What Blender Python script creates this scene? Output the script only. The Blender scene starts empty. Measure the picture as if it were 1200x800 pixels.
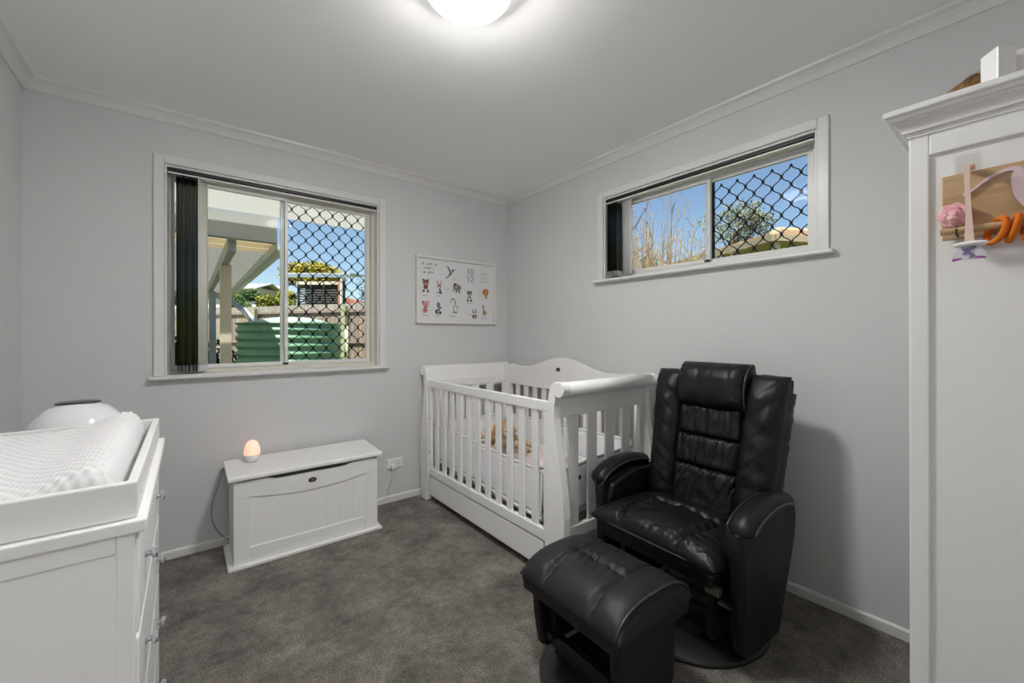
import bpy, bmesh, math, random
from mathutils import Vector, Matrix, noise

C = bpy.context.scene.collection
scene = bpy.context.scene
PI = math.pi
rnd = random.Random(7)

# ------------------------------------------------------------------ camera
F_PX = 484.2
cam_d = bpy.data.cameras.new('camera')
cam_d.sensor_fit = 'HORIZONTAL'; cam_d.sensor_width = 36.0
cam_d.lens = F_PX / 1200 * 36.0
cam_d.shift_y = -7.1 / 1200
cam_d.clip_start = 0.02; cam_d.clip_end = 300
cam = bpy.data.objects.new('camera', cam_d); C.objects.link(cam)
cam.location = (-2.222, -2.893, 1.2)
cam.rotation_euler = (PI/2, math.radians(0.09), -0.6663)
scene.camera = cam

# ------------------------------------------------------------------ world, sun, exposure
world = bpy.data.worlds.new('world'); scene.world = world
world.use_nodes = True
wn = world.node_tree.nodes; wl = world.node_tree.links
wn.clear()
sky = wn.new('ShaderNodeTexSky'); sky.sky_type = 'NISHITA'
sky.sun_disc = False; sky.sun_elevation = math.radians(64); sky.sun_rotation = math.radians(232)
sky.air_density = 1.0; sky.dust_density = 0.6; sky.ozone_density = 1.6
bg = wn.new('ShaderNodeBackground'); bg.inputs[1].default_value = 0.10
wo = wn.new('ShaderNodeOutputWorld')
wl.new(sky.outputs[0], bg.inputs[0]); wl.new(bg.outputs[0], wo.inputs[0])

sun_d = bpy.data.lights.new('sun', 'SUN'); sun_d.energy = 5.6; sun_d.angle = math.radians(0.6)
sun_d.color = (1.0, 0.94, 0.84)
sun = bpy.data.objects.new('sun', sun_d); C.objects.link(sun)
sun.location = (-4, -3, 12)
sun.rotation_euler = Vector((0.33, 0.25, -0.91)).to_track_quat('-Z', 'Y').to_euler()

LAMP = 86          # radiance of the glowing ceiling dome
HALL_FILL = 66          # radiance of the unseen hallway dome, added to fill the room

scene.view_settings.view_transform = 'Standard'
scene.view_settings.look = 'None'
scene.view_settings.gamma = 1.0
scene.view_settings.use_curve_mapping = False
scene.view_settings.exposure = 0.70
try:
    scene.cycles.max_bounces = 14; scene.cycles.diffuse_bounces = 8
    scene.cycles.transparent_max_bounces = 16
    scene.cycles.caustics_reflective = False; scene.cycles.caustics_refractive = False
    scene.cycles.sample_clamp_indirect = 6.0
    scene.cycles.use_denoising = True
except Exception:
    pass

# ------------------------------------------------------------------ materials
def mat(name, col, rough=0.5, metal=0.0, spec=0.5, emit=None, emit_str=0.0, coat=0.0, sheen=0.0):
    m = bpy.data.materials.new(name); m.use_nodes = True
    b = m.node_tree.nodes['Principled BSDF']
    b.inputs['Base Color'].default_value = (*col, 1)
    b.inputs['Roughness'].default_value = rough
    b.inputs['Metallic'].default_value = metal
    b.inputs['Specular IOR Level'].default_value = spec
    b.inputs['Coat Weight'].default_value = coat
    b.inputs['Sheen Weight'].default_value = sheen
    if emit:
        b.inputs['Emission Color'].default_value = (*emit, 1)
        b.inputs['Emission Strength'].default_value = emit_str
    return m

def nodes(m):
    return m.node_tree.nodes, m.node_tree.links, m.node_tree.nodes['Principled BSDF']

def add_noise(m, c1, c2, scale, detail=4, rough=0.6, lo=0.3, hi=0.7, bump=0.0, bscale=None, bdist=0.002, stretch=None, obj=True):
    n, l, b = nodes(m)
    tc = n.new('ShaderNodeTexCoord')
    src = tc.outputs['Object']
    if stretch:
        mp = n.new('ShaderNodeMapping'); mp.inputs['Scale'].default_value = stretch
        l.new(src, mp.inputs[0]); src = mp.outputs[0]
    nt = n.new('ShaderNodeTexNoise'); nt.inputs['Scale'].default_value = scale
    nt.inputs['Detail'].default_value = detail; nt.inputs['Roughness'].default_value = rough
    l.new(src, nt.inputs['Vector'])
    r = n.new('ShaderNodeValToRGB')
    r.color_ramp.elements[0].position = lo; r.color_ramp.elements[0].color = (*c1, 1)
    r.color_ramp.elements[1].position = hi; r.color_ramp.elements[1].color = (*c2, 1)
    l.new(nt.outputs['Fac'], r.inputs[0]); l.new(r.outputs[0], b.inputs['Base Color'])
    if bump:
        nb = n.new('ShaderNodeTexNoise'); nb.inputs['Scale'].default_value = bscale or scale * 4
        nb.inputs['Detail'].default_value = 4
        l.new(src, nb.inputs['Vector'])
        bp = n.new('ShaderNodeBump'); bp.inputs['Strength'].default_value = bump
        bp.inputs['Distance'].default_value = bdist
        l.new(nb.outputs['Fac'], bp.inputs['Height']); l.new(bp.outputs[0], b.inputs['Normal'])
    return m

M = {}
M['wall'] = add_noise(mat('wall_paint', (.7, .7, .69), .65, spec=.3), (.635, .635, .637), (.655, .655, .657), 2.0, bump=.08, bscale=160, bdist=.001)
M['ceiling'] = mat('ceiling_paint', (.93, .93, .93), .7, spec=.2)
M['trim'] = mat('trim_gloss', (.72, .72, .71), .32, spec=.5)
M['white'] = mat('white_furniture', (.83, .83, .825), .35, spec=.5)
M['crib'] = mat('crib_white', (.84, .838, .828), .38, spec=.5)
M['alu'] = mat('window_frame_white', (.74, .74, .72), .35, metal=0.0)
M['track'] = mat('window_track_cream', (.66, .64, .56), .4)
M['black'] = mat('black_plastic', (.012, .012, .013), .4)
M['blind'] = add_noise(mat('dark_blind_fabric', (.018, .022, .016), .5, spec=.2), (.008, .010, .007), (.022, .028, .018), 3, stretch=(14, 14, .4))
M['blindback'] = mat('blind_pale_backing', (.76, .74, .68), .6)
M['weight'] = mat('blind_weight_plastic', (.6, .6, .6), .4)
M['grille'] = mat('grille_black', (.004, .006, .007), .5, spec=.2)
M['chrome'] = mat('chrome', (.75, .75, .76), .12, metal=1.0)
M['bronze'] = mat('bronze_badge', (.10, .075, .04), .35, metal=.8)
M['gold'] = mat('gold_badge', (.32, .24, .1), .35, metal=.9)
M['plasticw'] = mat('white_plastic', (.82, .82, .82), .25)
M['gloss'] = mat('glossy_white_shell', (.82, .82, .83), .1, coat=.6)
M['smoke'] = mat('dark_smoked_lid', (.03, .03, .033), .15, coat=.5)
M['bracket'] = mat('bare_bracket', (.16, .15, .12), .45, metal=.3)

# carpet
cm = mat('carpet_pile', (.1, .09, .08), .95, spec=.05, sheen=.15)
n, l, b = nodes(cm)
tc = n.new('ShaderNodeTexCoord')
n1 = n.new('ShaderNodeTexNoise'); n1.inputs['Scale'].default_value = 5.5; n1.inputs['Detail'].default_value = 6; n1.inputs['Roughness'].default_value = .65
n2 = n.new('ShaderNodeTexNoise'); n2.inputs['Scale'].default_value = 170; n2.inputs['Detail'].default_value = 3; n2.inputs['Roughness'].default_value = .75
n3 = n.new('ShaderNodeTexNoise'); n3.inputs['Scale'].default_value = 26; n3.inputs['Detail'].default_value = 3
for x in (n1, n2, n3): l.new(tc.outputs['Object'], x.inputs['Vector'])
r1 = n.new('ShaderNodeValToRGB'); e = r1.color_ramp.elements
e[0].position = .32; e[0].color = (.112, .101, .088, 1); e[1].position = .66; e[1].color = (.305, .278, .245, 1)
r2 = n.new('ShaderNodeValToRGB'); e = r2.color_ramp.elements
e[0].position = .36; e[0].color = (.34, .34, .35, 1); e[1].position = .64; e[1].color = (1.5, 1.48, 1.44, 1)
r3 = n.new('ShaderNodeValToRGB'); e = r3.color_ramp.elements
e[0].position = .3; e[0].color = (.78, .78, .79, 1); e[1].position = .7; e[1].color = (1.2, 1.2, 1.18, 1)
l.new(n1.outputs['Fac'], r1.inputs[0]); l.new(n2.outputs['Fac'], r2.inputs[0]); l.new(n3.outputs['Fac'], r3.inputs[0])
mx = n.new('ShaderNodeMix'); mx.data_type = 'RGBA'; mx.blend_type = 'MULTIPLY'; mx.inputs[0].default_value = 1
l.new(r1.outputs[0], mx.inputs[6]); l.new(r2.outputs[0], mx.inputs[7])
mx2 = n.new('ShaderNodeMix'); mx2.data_type = 'RGBA'; mx2.blend_type = 'MULTIPLY'; mx2.inputs[0].default_value = 1
l.new(mx.outputs[2], mx2.inputs[6]); l.new(r3.outputs[0], mx2.inputs[7])
l.new(mx2.outputs[2], b.inputs['Base Color'])
bp_ = n.new('ShaderNodeBump'); bp_.inputs['Strength'].default_value = .9; bp_.inputs['Distance'].default_value = .012
l.new(n2.outputs['Fac'], bp_.inputs['Height']); l.new(bp_.outputs[0], b.inputs['Normal'])
M['carpet'] = cm

def leather(name, col, rough):
    m = mat(name, col, rough, spec=.36)
    n, l, b = nodes(m)
    tc = n.new('ShaderNodeTexCoord')
    v = n.new('ShaderNodeTexVoronoi'); v.inputs['Scale'].default_value = 260
    ns = n.new('ShaderNodeTexNoise'); ns.inputs['Scale'].default_value = 22; ns.inputs['Detail'].default_value = 5
    l.new(tc.outputs['Object'], v.inputs['Vector']); l.new(tc.outputs['Object'], ns.inputs['Vector'])
    b1 = n.new('ShaderNodeBump'); b1.inputs['Strength'].default_value = .18; b1.inputs['Distance'].default_value = .002
    b2 = n.new('ShaderNodeBump'); b2.inputs['Strength'].default_value = .25; b2.inputs['Distance'].default_value = .006
    l.new(v.outputs['Distance'], b1.inputs['Height']); l.new(ns.outputs['Fac'], b2.inputs['Height'])
    l.new(b1.outputs[0], b2.inputs['Normal']); l.new(b2.outputs[0], b.inputs['Normal'])
    mr = n.new('ShaderNodeMapRange'); mr.inputs[3].default_value = rough - .06; mr.inputs[4].default_value = rough + .1
    l.new(ns.outputs['Fac'], mr.inputs[0]); l.new(mr.outputs[0], b.inputs['Roughness'])
    return m
M['leather'] = leather('black_leather', (.0045, .0055, .005), .42)
M['leather2'] = leather('ottoman_leather', (.012, .0125, .0135), .47)
M['vinyl'] = leather('black_vinyl_panel', (.006, .006, .0058), .5)
M['piping'] = mat('leather_piping', (.035, .037, .037), .3)
M['blackmetal'] = mat('black_metal_base', (.012, .012, .012), .38)

def glassmat(name, tint=(1, 1, 1), ior=1.07):
    m = bpy.data.materials.new(name); m.use_nodes = True
    n, l = m.node_tree.nodes, m.node_tree.links
    n.clear()
    t = n.new('ShaderNodeBsdfTransparent'); t.inputs[0].default_value = (*tint, 1)
    g = n.new('ShaderNodeBsdfGlossy'); g.inputs['Roughness'].default_value = .01
    f = n.new('ShaderNodeFresnel'); f.inputs[0].default_value = ior
    mx = n.new('ShaderNodeMixShader'); o = n.new('ShaderNodeOutputMaterial')
    l.new(f.outputs[0], mx.inputs[0]); l.new(t.outputs[0], mx.inputs[1]); l.new(g.outputs[0], mx.inputs[2])
    l.new(mx.outputs[0], o.inputs[0])
    return m
M['glass'] = glassmat('window_glass', (.96, .98, .97))

# ------------------------------------------------------------------ mesh helpers
def obj(name, bm, m, parent=None, smooth=False, bevel=0.0, seg=2, subd=0, solid=0.0, kind=None, label=None):
    bmesh.ops.recalc_face_normals(bm, faces=bm.faces)
    me = bpy.data.meshes.new(name); bm.to_mesh(me); bm.free()
    if isinstance(m, (list, tuple)):
        for x in m: me.materials.append(x)
    else:
        me.materials.append(m)
    o = bpy.data.objects.new(name, me); C.objects.link(o)
    if smooth:
        for p in me.polygons: p.use_smooth = True
    if solid:
        s = o.modifiers.new('solid', 'SOLIDIFY'); s.thickness = solid; s.offset = 0
    if bevel:
        bv = o.modifiers.new('bevel', 'BEVEL'); bv.width = bevel; bv.segments = seg; bv.limit_method = 'ANGLE'; bv.angle_limit = math.radians(40)
    if subd:
        sb = o.modifiers.new('sub', 'SUBSURF'); sb.levels = subd; sb.render_levels = subd
    if parent is not None: o.parent = parent
    if kind: o['kind'] = kind
    if label: o['label'] = label
    return o

def thing(name, label, cat, loc=(0, 0, 0), rz=0.0, group=None):
    o = bpy.data.objects.new(name, None); C.objects.link(o)
    o.empty_display_size = .1
    o.location = loc; o.rotation_euler = (0, 0, rz)
    o['label'] = label; o['category'] = cat
    if group: o['group'] = group
    return o

def tag(o, label, cat, group=None):
    o['label'] = label; o['category'] = cat
    if group: o['group'] = group
    return o

def struct(name, bm, m, **k):
    o = obj(name, bm, m, **k); o['kind'] = 'structure'; return o

def struct_root(name, loc=(0, 0, 0), rz=0):
    o = bpy.data.objects.new(name, None); C.objects.link(o); o.location = loc; o.rotation_euler = (0, 0, rz)
    o['kind'] = 'structure'; return o

def dup(root, loc=None, rz=None):
    r = root.copy(); C.objects.link(r)
    if loc is not None: r.location = loc
    if rz is not None: r.rotation_euler = (0, 0, rz)
    for ch in list(root.children):
        c = ch.copy(); C.objects.link(c); c.parent = r
        for g in list(ch.children):
            d = g.copy(); C.objects.link(d); d.parent = c
    return r

def B():
    return bmesh.new()

def box(bm, x0, x1, y0, y1, z0, z1, mi=0):
    v = [bm.verts.new(p) for p in ((x0, y0, z0), (x1, y0, z0), (x1, y1, z0), (x0, y1, z0), (x0, y0, z1), (x1, y0, z1), (x1, y1, z1), (x0, y1, z1))]
    for f in ((0, 3, 2, 1), (4, 5, 6, 7), (0, 1, 5, 4), (1, 2, 6, 5), (2, 3, 7, 6), (3, 0, 4, 7)):
        bm.faces.new([v[i] for i in f]).material_index = mi
    return bm

def bx(x0, x1, y0, y1, z0, z1):
    return box(B(), x0, x1, y0, y1, z0, z1)

def beam(bm, p0, p1, w, h, up=(0, 0, 1)):
    p0, p1 = Vector(p0), Vector(p1)
    d = (p1 - p0).normalized(); s = d.cross(Vector(up)).normalized(); u = s.cross(d)
    vs = []
    for p in (p0, p1):
        for a, b_ in ((-1, -1), (1, -1), (1, 1), (-1, 1)):
            vs.append(bm.verts.new(p + s * (a * w / 2) + u * (b_ * h / 2)))
    for f in ((3, 2, 1, 0), (4, 5, 6, 7), (0, 1, 5, 4), (1, 2, 6, 5), (2, 3, 7, 6), (3, 0, 4, 7)):
        bm.faces.new([vs[i] for i in f])
    return bm

def prism(bm, pts, a, b_, ax='y'):
    """extrude polygon pts (2D) along axis from a to b_. ax y: pts are (x,z); x: (y,z); z: (x,y)"""
    def P(p, t):
        return {'y': (p[0], t, p[1]), 'x': (t, p[0], p[1]), 'z': (p[0], p[1], t)}[ax]
    v0 = [bm.verts.new(P(p, a)) for p in pts]; v1 = [bm.verts.new(P(p, b_)) for p in pts]
    n_ = len(pts)
    bm.faces.new(v0); bm.faces.new(v1[::-1])
    for i in range(n_):
        j = (i + 1) % n_
        bm.faces.new((v0[i], v1[i], v1[j], v0[j]))
    return bm

def tube(bm, pts, r, seg=8, closed=False, flat=1.0):
    pts = [Vector(p) for p in pts]
    rs = r if isinstance(r, (list, tuple)) else [r] * len(pts)
    n_ = len(pts); rings = []; prev = None
    for i in range(n_):
        if closed: d = pts[(i + 1) % n_] - pts[i - 1]
        else: d = pts[min(i + 1, n_ - 1)] - pts[max(i - 1, 0)]
        d = d.normalized() if d.length > 1e-9 else Vector((0, 0, 1))
        if prev is None:
            s = d.orthogonal().normalized()
        else:
            s = prev - d * prev.dot(d)
            s = s.normalized() if s.length > 1e-6 else d.orthogonal().normalized()
        prev = s; u = d.cross(s)
        rings.append([bm.verts.new(pts[i] + (s * math.cos(2 * PI * k / seg) + u * (flat * math.sin(2 * PI * k / seg))) * rs[i]) for k in range(seg)])
    m_ = n_ if closed else n_ - 1
    for i in range(m_):
        a, b_ = rings[i], rings[(i + 1) % n_]
        for k in range(seg):
            k2 = (k + 1) % seg
            bm.faces.new((a[k], a[k2], b_[k2], b_[k]))
    if not closed:
        bm.faces.new(rings[0][::-1]); bm.faces.new(rings[-1])
    return bm

def lathe(bm, prof, seg=24, o=(0, 0, 0), ax='z'):
    o = Vector(o); rings = []
    def P(r, t, a):
        c, s = r * math.cos(a), r * math.sin(a)
        return o + Vector({'z': (c, s, t), 'y': (c, t, s), 'x': (t, c, s)}[ax])
    for r, t in prof:
        if r < 1e-6: rings.append([bm.verts.new(P(0, t, 0))])
        else: rings.append([bm.verts.new(P(r, t, 2 * PI * k / seg)) for k in range(seg)])
    for a, b_ in zip(rings, rings[1:]):
        for k in range(seg):
            k2 = (k + 1) % seg
            if len(a) == 1 and len(b_) == 1: continue
            if len(a) == 1: bm.faces.new((a[0], b_[k], b_[k2]))
            elif len(b_) == 1: bm.faces.new((a[k], a[k2], b_[0]))
            else: bm.faces.new((a[k], a[k2], b_[k2], b_[k]))
    if len(rings[0]) > 1: bm.faces.new(rings[0][::-1])
    if len(rings[-1]) > 1: bm.faces.new(rings[-1])
    return bm

def ball(bm, c, r, sx=1, sy=1, sz=1, seg=16, rings=10):
    c = Vector(c)
    m_ = Matrix.Translation(c) @ Matrix.Diagonal((r * sx, r * sy, r * sz, 1))
    bmesh.ops.create_uvsphere(bm, u_segments=seg, v_segments=rings, radius=1, matrix=m_)
    return bm

def arc(cx, cy, r, a0, a1, n_):
    return [(cx + r * math.cos(math.radians(a0 + (a1 - a0) * i / n_)), cy + r * math.sin(math.radians(a0 + (a1 - a0) * i / n_))) for i in range(n_ + 1)]

def spline(pts, n_=8):
    """Catmull-Rom through pts"""
    P = [Vector(p) for p in pts]; out = []
    for i in range(len(P) - 1):
        p0, p1, p2, p3 = P[max(i - 1, 0)], P[i], P[i + 1], P[min(i + 2, len(P) - 1)]
        for k in range(n_):
            t = k / n_
            out.append(0.5 * ((2 * p1) + (p2 - p0) * t + (2 * p0 - 5 * p1 + 4 * p2 - p3) * t * t + (3 * p1 - p0 - 3 * p2 + p3) * t ** 3))
    out.append(P[-1]); return out

def pillow(O, X, U, N, a, b_, tf, tb, pu=5, pv=5, q=2.2, nu=40, nv=40, hf=None):
    """closed cushion; a,b_ half sizes along X and U, tf/tb front/back thickness along N"""
    O, X, U, N = Vector(O), Vector(X), Vector(U), Vector(N)
    bm = B()
    us = [math.sin(PI / 2 * (-1 + 2 * i / nu)) for i in range(nu + 1)]
    vs = [math.sin(PI / 2 * (-1 + 2 * j / nv)) for j in range(nv + 1)]
    def E(t, p): return max(0.0, 1 - abs(t) ** p) ** (1 / q)
    front, back = {}, {}
    for i, u in enumerate(us):
        for j, v in enumerate(vs):
            e_ = E(u, pu) * E(v, pv)
            h = tf * e_
            if hf: h += hf(u * a, v * b_) * min(1.0, e_ * 1.6)
            p = O + X * (u * a) + U * (v * b_)
            edge = i in (0, nu) or j in (0, nv)
            front[i, j] = bm.verts.new(p + N * h)
            back[i, j] = front[i, j] if edge else bm.verts.new(p - N * (tb * e_))
    for i in range(nu):
        for j in range(nv):
            bm.faces.new((front[i, j], front[i + 1, j], front[i + 1, j + 1], front[i, j + 1]))
            f = (back[i, j], back[i, j + 1], back[i + 1, j + 1], back[i + 1, j])
            if len(set(f)) == 4:
                try: bm.faces.new(f)
                except ValueError: pass
    return bm

def wr(x, y, s=0.0):
    return noise.noise(Vector((x, y, s)))
def gauss(d, w):
    return math.exp(-(d / w) ** 2)
# ================================================================== room shell
RW, RL, H = 2.82, 3.45, 2.40
LW = (-2.318, -1.15, 0.985, 2.125)     # back window opening x0 x1 z0 z1
SW = (-2.285, -1.075, 1.575, 2.125)    # right window opening y0 y1 z0 z1
T = 0.12
# floor / ceiling / walls
struct('floor', bx(-RW - T, T, -RL - T, T, -.06, 0), M['carpet'])
struct('ceiling', bx(-RW - T, T, -RL - T, T, H, H + .06), M['ceiling'])
bm = B()
box(bm, -RW - T, LW[0], 0, T, 0, H); box(bm, LW[1], T, 0, T, 0, H)
box(bm, LW[0], LW[1], 0, T, 0, LW[2]); box(bm, LW[0], LW[1], 0, T, LW[3], H)
struct('wall_back', bm, M['wall'])
bm = B()
box(bm, 0, T, -RL - T, SW[0], 0, H); box(bm, 0, T, SW[1], 0, 0, H)
box(bm, 0, T, SW[0], SW[1], 0, SW[2]); box(bm, 0, T, SW[0], SW[1], SW[3], H)
struct('wall_right', bm, M['wall'])
struct('wall_left', bx(-RW - T, -RW, -RL - T, 0, 0, H), M['wall'])
DX = (-2.55, -1.70, 2.04)
bm = B()
box(bm, -RW, DX[0], -RL - T, -RL, 0, H); box(bm, DX[1], 0, -RL - T, -RL, 0, H); box(bm, DX[0], DX[1], -RL - T, -RL, DX[2], H)
struct('wall_front', bm, M['wall'])
# hallway behind the camera (through the doorway)
bm = B()
box(bm, -3.3, -1.0, -RL - T - 1.2, -RL - T - 1.1, 0, H)
box(bm, -3.4, -3.3, -RL - T - 1.2, -RL - T, 0, H); box(bm, -1.0, -.9, -RL - T - 1.2, -RL - T, 0, H)
box(bm, -3.4, -RW - T, -RL - T, -RL, 0, H)
struct('wall_hallway', bm, M['wall'])
struct('floor_hallway', bx(-3.4, -.9, -RL - T - 1.2, -RL - T, -.06, 0), M['carpet'])
struct('ceiling_hallway', bx(-3.4, -.9, -RL - T - 1.2, -RL - T, H, H + .06), M['ceiling'])

# cornice: two stepped bead profile
def cornice_prof():
    return [(0, 2.345), (.008, 2.345), (.012, 2.352), (.02, 2.366), (.034, 2.381), (.044, 2.386), (.05, 2.39), (.052, 2.4), (0, 2.4)]
cp = cornice_prof()
struct('trim_1', prism(B(), [(-y, z) for y, z in cp], -RW, 0, 'x'), M['trim'])
struct('trim_2', prism(B(), [(-x, z) for x, z in cp], -RL, 0, 'y'), M['trim'])
struct('trim_3', prism(B(), [(-RW + x, z) for x, z in cp], -RL, 0, 'y'), M['trim'])
struct('trim_4', prism(B(), [(-RL + x, z) for x, z in cp], -RW, 0, 'x'), M['trim'])
# baseboards: bullnose
bpf = [(0, 0), (.012, 0), (.012, .030), (.011, .038), (.007, .043), (0, .045)]
struct('baseboard_back', prism(B(), [(-y, z) for y, z in bpf], -RW, 0, 'x'), M['trim'], smooth=False)
struct('baseboard_right', prism(B(), [(-x, z) for x, z in bpf], -RL, 0, 'y'), M['trim'])
struct('baseboard_left', prism(B(), [(-RW + x, z) for x, z in bpf], -RL, 0, 'y'), M['trim'])
bm = B()
box(bm, DX[0] - .07, DX[0], -RL, -RL + .018, 0, DX[2] + .07); box(bm, DX[1], DX[1] + .07, -RL, -RL + .018, 0, DX[2] + .07)
box(bm, DX[0], DX[1], -RL, -RL + .018, DX[2], DX[2] + .07)
struct('trim_5', bm, M['trim'], bevel=.003)

# ------------------------------------------------------------------ windows (local: u along wall, v into outside, z up)
def grille_mesh(w, h, cw, ch):
    """expanded diamond mesh: connected hubs and S-curved straps"""
    bm = B()
    nx, nz = int(w / cw * 2) + 2, int(h / ch * 2) + 2
    hubs = {}
    r1, r2 = .0056, .0080
    for i in range(nx + 1):
        for j in range(nz + 1):
            if (i + j) % 2: continue
            x, z = i * cw / 2, j * ch / 2
            if x > w + .001 or z > h + .001: continue
            hubs[i, j] = (x, z, [bm.verts.new((x + dx, 0, z + dz)) for dx, dz in ((0, r2), (r1, 0), (0, -r2), (-r1, 0))])
            bm.faces.new(hubs[i, j][2])
    def strap(A, Bb, s):
        (xa, za, va), (xb, zb, vb) = A, Bb
        if s > 0: a0, a1, b0, b1 = va[0], va[1], vb[3], vb[2]
        else: a0, a1, b0, b1 = va[3], va[0], vb[2], vb[1]
        prev = (a0, a1)
        d = Vector((xb - xa, 0, zb - za)); nrm = Vector((-d.z, 0, d.x)).normalized()
        for k in range(1, 4):
            t = k / 4
            zz = za + (zb - za) * (t - .06 * math.sin(2 * PI * t) * -1)
            xx = xa + (xb - xa) * (t - .06 * math.sin(2 * PI * t))
            p = Vector((xx, 0, zz))
            c0, c1 = bm.verts.new(p + nrm * .0026), bm.verts.new(p - nrm * .0026)
            bm.faces.new((prev[0], prev[1], c1, c0)); prev = (c0, c1)
        bm.faces.new((prev[0], prev[1], b1, b0))
    for (i, j), A in list(hubs.items()):
        if (i + 1, j + 1) in hubs: strap(A, hubs[i + 1, j + 1], 1)
        if (i - 1, j + 1) in hubs: strap(A, hubs[i - 1, j + 1], -1)
    return bm

def make_window(name, loc, rz, w, z0, z1, mull, sash_first, casing_w, grille_cell):
    """u from 0..w, opening z0..z1; room side is -v"""
    root = struct_root(name, loc, rz)
    # timber reveal lining
    bm = B()
    box(bm, 0, .012, 0, .12, z0, z1); box(bm, w - .012, w, 0, .12, z0, z1)
    box(bm, .012, w - .012, 0, .12, z1 - .012, z1); box(bm, .012, w - .012, 0, .12, z0 - .012, z0 + .004)
    obj('window_lining', bm, M['trim'], root, bevel=.002)
    cw = casing_w
    bm = B(); box(bm, -cw, 0, -.014, 0, z0, z1 + cw); obj('casing', bm, M['trim'], root, bevel=.004)
    bm = B(); box(bm, w, w + cw, -.014, 0, z0, z1 + cw); obj('casing', bm, M['trim'], root, bevel=.004)
    bm = B(); box(bm, 0, w, -.0135, 0, z1, z1 + cw); obj('casing', bm, M['trim'], root, bevel=.004)
    # sill: rounded nose with a small apron bead
    sp = [(.11, z0), (.11, z0 - .02)] + [(0, z0 - .02), (-.03, z0 - .02)] + arc(-.034, z0 - .010, .010, -90, -270, 8) + []
    bm = prism(B(), sp, -cw - .018, w + cw + .018, 'x'); obj('sill', bm, M['trim'], root, bevel=.002)
    # aluminium frame
    a0, a1 = .062, .118
    bm = B()
    box(bm, .012, .024, a0, a1, z0 + .004, z1 - .012); box(bm, w - .034, w - .012, a0, a1, z0 + .004, z1 - .012)
    box(bm, .024, w - .034, a0, a1, z1 - .048, z1 - .012); box(bm, .024, w - .034, a0, a1, z0 + .004, z0 + .026)
    for k in range(2):
        box(bm, .034, w - .034, a0 + .008 + .02 * k, a0 + .014 + .02 * k, z0 + .026, z0 + .034)
    obj('window_frame', bm, M['track'] if name == 'window_1' else M['alu'], root, bevel=.002)
    # two sashes
    for k, (u0, u1, vv, sw) in enumerate(((.024, mull + .018, .076, .018), (mull - .022, w - .034, .098, .030))):
        bm = B()
        zz0, zz1 = z0 + .03, z1 - .046
        box(bm, u0, u0 + sw, vv - .01, vv + .01, zz0, zz1); box(bm, u1 - sw, u1, vv - .01, vv + .01, zz0, zz1)
        box(bm, u0 + sw, u1 - sw, vv - .01, vv + .01, zz0, zz0 + .022); box(bm, u0 + sw, u1 - sw, vv - .01, vv + .01, zz1 - .022, zz1)
        s = obj('sash', bm, M['alu'], root, bevel=.0015)
        bm = B(); box(bm, u0 + sw - .003, u1 - sw + .003, vv - .002, vv + .002, zz0 + .02, zz1 - .02)
        obj('pane', bm, M['glass'], s)
    # latch on the meeting stile
    bm = B(); box(bm, mull - .012, mull + .018, .058, .068, z0 + .034, z0 + .046); obj('latch', bm, M['black'], root, bevel=.002)
    bm = B(); box(bm, mull - .004, mull + .004, .062, .068, z0 + (z1 - z0) * .12, z0 + (z1 - z0) * .42); obj('pull_handle', bm, M['alu'], root, bevel=.002)
    # security grille outside the fixed pane
    g0, g1 = mull + .008, w - .038
    gz0, gz1 = z0 + .035, z1 - .05
    bm = grille_mesh(g1 - g0, gz1 - gz0, *grille_cell)
    g = obj('security_grille', bm, M['grille'], root, solid=.002, kind='stuff')
    g.location = (g0, .128, gz0)
    bm = B()
    box(bm, g0 - .012, g0 + .004, .12, .136, gz0 - .01, gz1 + .01); box(bm, g1 - .004, g1 + .006, .12, .136, gz0 - .01, gz1 + .01)
    box(bm, g0, g1, .12, .136, gz0 - .012, gz0); box(bm, g0, g1, .12, .136, gz1, gz1 + .012)
    obj('grille_frame', bm, M['black'], root)
    return root

w1 = make_window('window_1', (LW[0], 0, 0), 0, LW[1] - LW[0], LW[2], LW[3], .585, 0, .044, (.085, .096))
# right window: u runs along -y, outside is +x
w2 = make_window('window_2', (0, SW[1], 0), -PI / 2, SW[1] - SW[0], SW[2], SW[3], .675, 0, .044, (.085, .096))

# ------------------------------------------------------------------ vertical blinds, drawn back to the left
def slat_prof(w, n_=6):
    return [(-w / 2 + w * i / n_, .006 * (1 - (2 * i / n_ - 1) ** 2)) for i in range(n_ + 1)]

def make_blind(name, label, loc, rz, w, z0, z1, stack, face):
    root = thing(name, label, 'blind', loc, rz)
    bm = B(); box(bm, .014, w - .014, .004, .044, z1 - .030, z1 - .014)
    hr = obj('headrail', bm, M['black'], root, bevel=.003)
    bm = B(); box(bm, .016, w - .016, .002, .040, z1 - .044, z1 - .036)
    obj('headrail_lip', bm, M['alu'], hr)
    zt, zb = z1 - .046, z0 + .018
    for k, (u, ang, mt) in enumerate(stack):
        wd = .086
        bm = B()
        pr = slat_prof(wd)
        ca, sa = math.cos(ang), math.sin(ang)
        a_ = []
        for x, y in pr:
            X_, Y_ = x * ca - y * sa, x * sa + y * ca
            a_.append((bm.verts.new((u + X_, .031 + Y_, zb)), bm.verts.new((u + X_, .031 + Y_, zt))))
        for p, q in zip(a_, a_[1:]): bm.faces.new((p[0], q[0], q[1], p[1]))
        s = obj('slat', bm, mt, root, smooth=True, solid=.0008)
        bm = B(); beam(bm, (u - ca * .04, .031 - sa * .04 + .003, zb + .017), (u + ca * .04, .031 + sa * .04 + .003, zb + .017), .0035, .034)
        obj('weight', bm, M['weight'], s)
        bm = B(); box(bm, u - .004, u + .004, .027, .035, zt - .004, zt + .012)
        obj('hanger', bm, M['weight'], s)
    return root

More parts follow.
